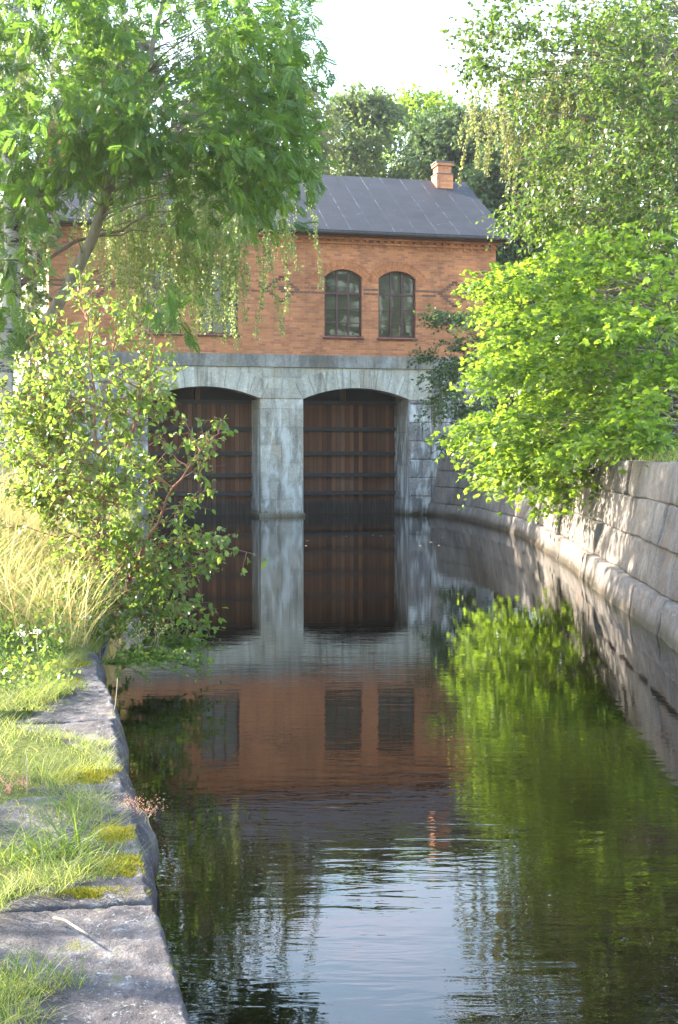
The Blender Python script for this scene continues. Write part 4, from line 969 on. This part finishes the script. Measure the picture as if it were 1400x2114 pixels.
# overhanging leafy herbs at the end of the coping
def herb(name, label, cat, base, n_st, H, lean, leaf_n, lsz, lmat, seed, kind='rhomb', flower=None, fsz=.02, group=None, dirv=None):
    r = np.random.default_rng(seed); root = empty(name, base, 0, label, cat, group); st = MB(); P = []; D = []; FP = []
    for k in range(n_st):
        o = Vector(base) + Vector((*(r.normal(size=2) * .05), 0)); d = Vector((*(r.normal(size=2) * lean), 1.0)); 
        if dirv: d += Vector(dirv)
        d.normalize(); h = H * r.uniform(.6, 1.1)
        pts = [o + d * h * q + Vector((0, 0, -(.25 if dirv else .05) * h * q * q)) + Vector((.02 * math.sin(4 * q + k), .02 * math.cos(3 * q + k), 0)) for q in (0, .25, .5, .75, 1)]
        st.tube(pts, [.003, .0028, .0024, .002, .0014], 4)
        if flower: st.build('stem', M['straw'], root, True, True); st = MB()
        for j in range(leaf_n):
            q = r.uniform(.05, 1) * 4; i = min(int(q), 3); P.append(tuple(pts[i].lerp(pts[i + 1], q - i))); D.append(tuple(d * .6 + Vector(r.normal(size=3) * .7)))
        FP.append(pts[-1])
    if not flower: st.build('stem', lmat, root, True, True)
    if leaf_n:
        P = np.array(P); D = np.array(D); n = len(P); leaf_mesh('foliage', kind, P, D, unit(np.array([0, 0, .8]) + rdir(r, n)), lsz * r.uniform(.5, 1.3, n), np.clip(r.normal(.5, .25, n), 0, 1), [lmat], root)
    for q_ in FP if flower else ():
        m = 60 if n_st < 6 else 26
        Q = np.array(tuple(q_))[None] + r.normal(size=(m, 3)) * np.array([1, 1, .55]) * fsz * (1.6 if n_st > 6 else 1.0); Q[0] = tuple(q_)
        leaf_mesh('flower_head', 'rhomb', Q, rdir(r, m), unit(rdir(r, m) + np.array([0, 0, .8])), fsz * .5 * r.uniform(.6, 1.3, m), r.random(m), [M[flower]], root)
    return root
hr = random.Random(9)
for k, (px, py, d, lab) in enumerate([(235, 1370, 10.9, 'feathery green herb hanging over the water nearest the end of the coping'), (270, 1350, 11.4, 'trailing green herb spilling down the bank under the sapling'), (300, 1330, 11.9, 'bushy green herb at the waterline right below the yellow flowers'), (215, 1330, 11.2, 'upright green weed on the turf edge left of the trailing herbs')]):
    p = at(px, py, d); herb('wild_herb', lab, 'plant', p, 22, .85, .55, 34, .04, M['grass_green'], 90 + k, dirv=(.9, -.35, -.7) if k < 3 else None, group='herbs overhanging the quay')
herb('umbel_plant', 'pale dried umbel seed head on a bare stalk at the left edge of the turf', 'plant', at(62, 1385, 9.3), 2, .42, .12, 0, .02, M['grass_dry'], 101, flower='white_flower', fsz=.022)
herb('yarrow', 'flat white yarrow flower in the tall grass below the sapling', 'plant', at(158, 1330, 10.8), 2, .28, .2, 8, .03, M['grass_green'], 102, flower='white_flower', fsz=.03)
herb('bedstraw', 'creamy yellow flower sprays at the bank edge under the sapling', 'plant', at(300, 1345, 11.3), 10, .30, .5, 6, .03, M['grass_green'], 103, flower='yellow_flower', fsz=.028)
herb('stonecrop', 'pinkish stonecrop growing in the joint at the edge of the quay slabs', 'plant', at(275, 1710, 6.1), 16, .13, .35, 0, .02, M['pink_flower'], 104, flower='pink_flower', fsz=.018)
herb('sorrel', 'reddish seeding weed in the turf at the left picture edge', 'plant', at(25, 1640, 6.4), 7, .14, .3, 4, .03, M['pink_flower'], 105, flower='pink_flower', fsz=.018)
# big grass tufts on the quay
def tuft(label, pos, n, H, wd, seed, mat_='grass_green'):
    r = np.random.default_rng(seed); b = np.array(pos)[None] + np.stack([r.normal(size=n) * .07, r.normal(size=n) * .09, np.zeros(n)], 1); root = empty('grass_tuft', pos, 0, label, 'grass', 'grass tufts on the quay stones')
    tri_mesh('blades', *blades(r, b, r.uniform(.4, 1.1, n) * H, r.uniform(.5, 1.2, n) * wd, r.uniform(.1, .8, n), r.uniform(.2, 1.3, n), np.clip(r.normal(.5, .25, n), 0, 1)), M[mat_], root)
def gp(px, d, dz=.0):
    x = (px - CX) / F_PX * d; return Vector((x, d, bank_z_left(x, d) + dz))
tuft('tall bright green grass tuft on the quay, largest of the near clumps', gp(130, 5.35), 130, .27, .009, 1); tuft('low sprawling green grass tuft at the left edge beside the largest clump', gp(40, 5.2), 110, .19, .008, 2)
tuft('small fine bladed tuft behind the largest clump of quay grass', gp(120, 6.0), 150, .16, .005, 3); tuft('thin grass tuft in front of the bare near slab at the left corner', gp(10, 3.95, .03), 70, .10, .006, 4); tuft('loose grass tuft beside the yellow moss on the quay', gp(190, 5.15), 60, .15, .007, 5)
# moss cushions
def moss(label, px, d, sx, sy, seed):
    r = np.random.default_rng(seed); x = (px - CX) / F_PX * d; z = .365
    mk = lambda t: 1 + .75 * nz((math.cos(t) * 1.5, math.sin(t) * 1.5, seed * 3.3), 1.1) + .25 * nz((math.cos(t) * 1.5, math.sin(t) * 1.5, seed), 4.0)
    root = empty('moss_cushion', (x, d, z), 0, label, 'moss', 'moss cushions on the quay stones'); m = MB()
    def f(a, b):
        t = a * 2 * math.pi; rr = b; k = mk(t); px_, py_ = math.cos(t) * rr * sx * k, math.sin(t) * rr * sy * k
        px_ = min(px_, LW.x_at(d + py_) - .02 - x)
        return (x + px_, d + py_, z - .012 + .016 * (1 - np.minimum(rr, 1.0) ** 2) + .010 * fbm((px_, py_, seed), 22))
    m.grid(f, 30, 9); m.build('cushion', M['moss'], root, True, True)
    n = 5200; t = r.uniform(0, 2 * np.pi, n); rr = r.random(n) ** .5 * 1.25 + r.random(n) ** 4 * .6; k = np.array([mk(q) for q in t])
    b = np.stack([x + np.cos(t) * rr * sx * k, d + np.sin(t) * rr * sy * k, z - .012 + .016 * (1 - np.minimum(rr, 1.0) ** 2)], 1)
    b = b[[q[0] < LW.x_at(q[1]) - .02 for q in b]]; n = len(b)
    tri_mesh('tips', *blades(r, b, r.uniform(.006, .026, n), r.uniform(.0025, .005, n), r.uniform(.1, .8, n), r.uniform(0, .6, n), r.random(n)), M['moss'], root)
moss('wide yellow green moss cushion along the back of the bare near slab', 165, 4.86, .17, .05, 1); moss('bright golden moss cushion on the slab edge right of the big grass tuft', 255, 5.22, .085, .13, 2); moss('golden moss pad just above the brightest cushion on the slab edge', 228, 5.62, .09, .16, 3)
moss('small yellow moss pad in the middle of the quay edge', 165, 6.7, .11, .10, 4); moss('brownish green moss cushion on the far end of the coping', 155, 10.1, .14, .22, 5); moss('pale moss lump beside the far bare slab', 120, 9.3, .12, .16, 6)
# dry stalks and a twig
def stalk(name, label, cat, pts, r0):
    m = MB(); m.tube(pts, [r0 * (1 - .12 * i) for i in range(len(pts))], 5); tag(m.build(name, M['straw'], None, True), label, cat)
p = Vector(at(112, 1945, 4.55)); p.z = .385; q = Vector(at(182, 1985, 4.35)); q.z = .40
stalk('dry_twig', 'short pale dry twig lying on the bare near slab', 'twig', [p, p.lerp(q, .35) + Vector((0, 0, .01)), p.lerp(q, .7) + Vector((0, 0, .004)), q], .006)
a_ = gp(48, 6.2); stalk('plantain_stalk', 'single upright brown seed stalk in the turf left of the moss', 'plant', [a_, a_ + Vector((.0, 0, .10)), a_ + Vector((.003, 0, .2)), a_ + Vector((.0, 0, .23))], .0035)
a_ = gp(228, 8.2); stalk('dry_stalk', 'thin dry grass stalk leaning over the water at the slab edge', 'plant', [a_, a_ + Vector((.02, 0, .10)), a_ + Vector((.03, 0, .2)), a_ + Vector((.035, 0, .27))], .003)
# a tree added outside the frame to dapple the near slab
tree('shade_tree', 'leafy tree on the left bank beside the photographer, unseen and added to shade the near quay', 'tree', Vector((-9.5, 7.6, 1.2)),
     [(-9.5, 7.6, 1.0, .14), (-9.4, 7.6, 3, .12), (-9.3, 7.5, 5, .09), (-9.2, 7.5, 7, .04)], None, 'rhomb', M['alder_leaf'], M['bark'], 61, ntw=12, tl=.5, nleaf=10, lsize=.10, rad=.5, limb_r=.02, twig_every=4,
     cen=np.array([(-9.3 + a, 7.4 + b_, 5.0 + c_) for a, b_, c_ in np.random.default_rng(8).normal(size=(44, 3)) * np.array([.8, 1.0, .9])]))

bt = np.random.default_rng(20)  # trees added beyond the left edge, crowns set to shade right wall and maple
c1_ = np.array([(-9.8, 20.0, 8.0)]) + bt.normal(size=(120, 3)) * np.array([1.5, 1.1, .95]); c2_ = np.array([(-9.9, 26.2, 12.6)]) + bt.normal(size=(80, 3)) * np.array([1.2, 1.3, 1.1])
c3_ = np.array([(-10.9, 36.4, 7.8)]) + bt.normal(size=(70, 3)) * np.array([1.1, 1.5, 1.7])
for lab, (bx_, by_), cc_, tops in (('unseen leafy tree on the left bank beyond the birch, added to shade the right wall', (-9.8, 20.0), c1_, 10.0), ('unseen tall tree further along the left bank, added to shade the maple and alder', (-9.9, 26.2), c2_, 14.5), ('tree beside the left gable of the brick building, mostly outside the view, added to shade the far end of the right wall', (-10.9, 36.4), c3_, 10.0)):
    tree('bank_shade_tree', lab, 'tree', Vector((bx_, by_, 1.6)), [(bx_, by_, 1.3, .18), (bx_, by_, tops * .5, .13), (bx_ + .1, by_, tops * .75, .09), (bx_, by_, tops, .03)], None, 'rhomb', M['far_leaf'], M['bark'], int(by_), ntw=14, tl=.7, nleaf=15, lsize=.19, rad=.6, limb_r=.02, twig_every=6, limb_max=24, cen=cc_, group='trees added for shade on the left bank')
# a few fallen leaves afloat by the gates
fl = np.random.default_rng(6); first = None
for k in range(16):
    x_, y_ = fl.uniform(-1.2, 2.6), fl.uniform(27, 39)
    if first is None:
        m = MB(); m.quad([(-.05, 0, .004), (0, -.028, .010), (.06, 0, .006), (0, .028, .010)]); first = m.build('floating_leaf', M['straw']); o_ = first
    else:
        o_ = first.copy(); COL.objects.link(o_)
    o_.location = (x_, y_, .002); o_.rotation_euler = (0, 0, fl.uniform(0, 6)); tag(o_, 'small dry fallen leaf floating on the dark water before the gates', 'leaf', 'fallen leaves floating before the gates')

hz = MB(); hz.box(-160, 160, -90, 190, -1.2, 60)  # thin scattering volume added in place of a lens flare veil
t = NT('flare_veil'); v = t.t.nodes.new('ShaderNodeVolumePrincipled'); v.inputs['Color'].default_value = (.95, .97, 1, 1); v.inputs['Density'].default_value = .0004; v.inputs['Anisotropy'].default_value = .6
t.t.links.new(v.outputs[0], t.out.inputs['Volume']); tag(hz.build('flare_haze', t.m), kind='stuff')
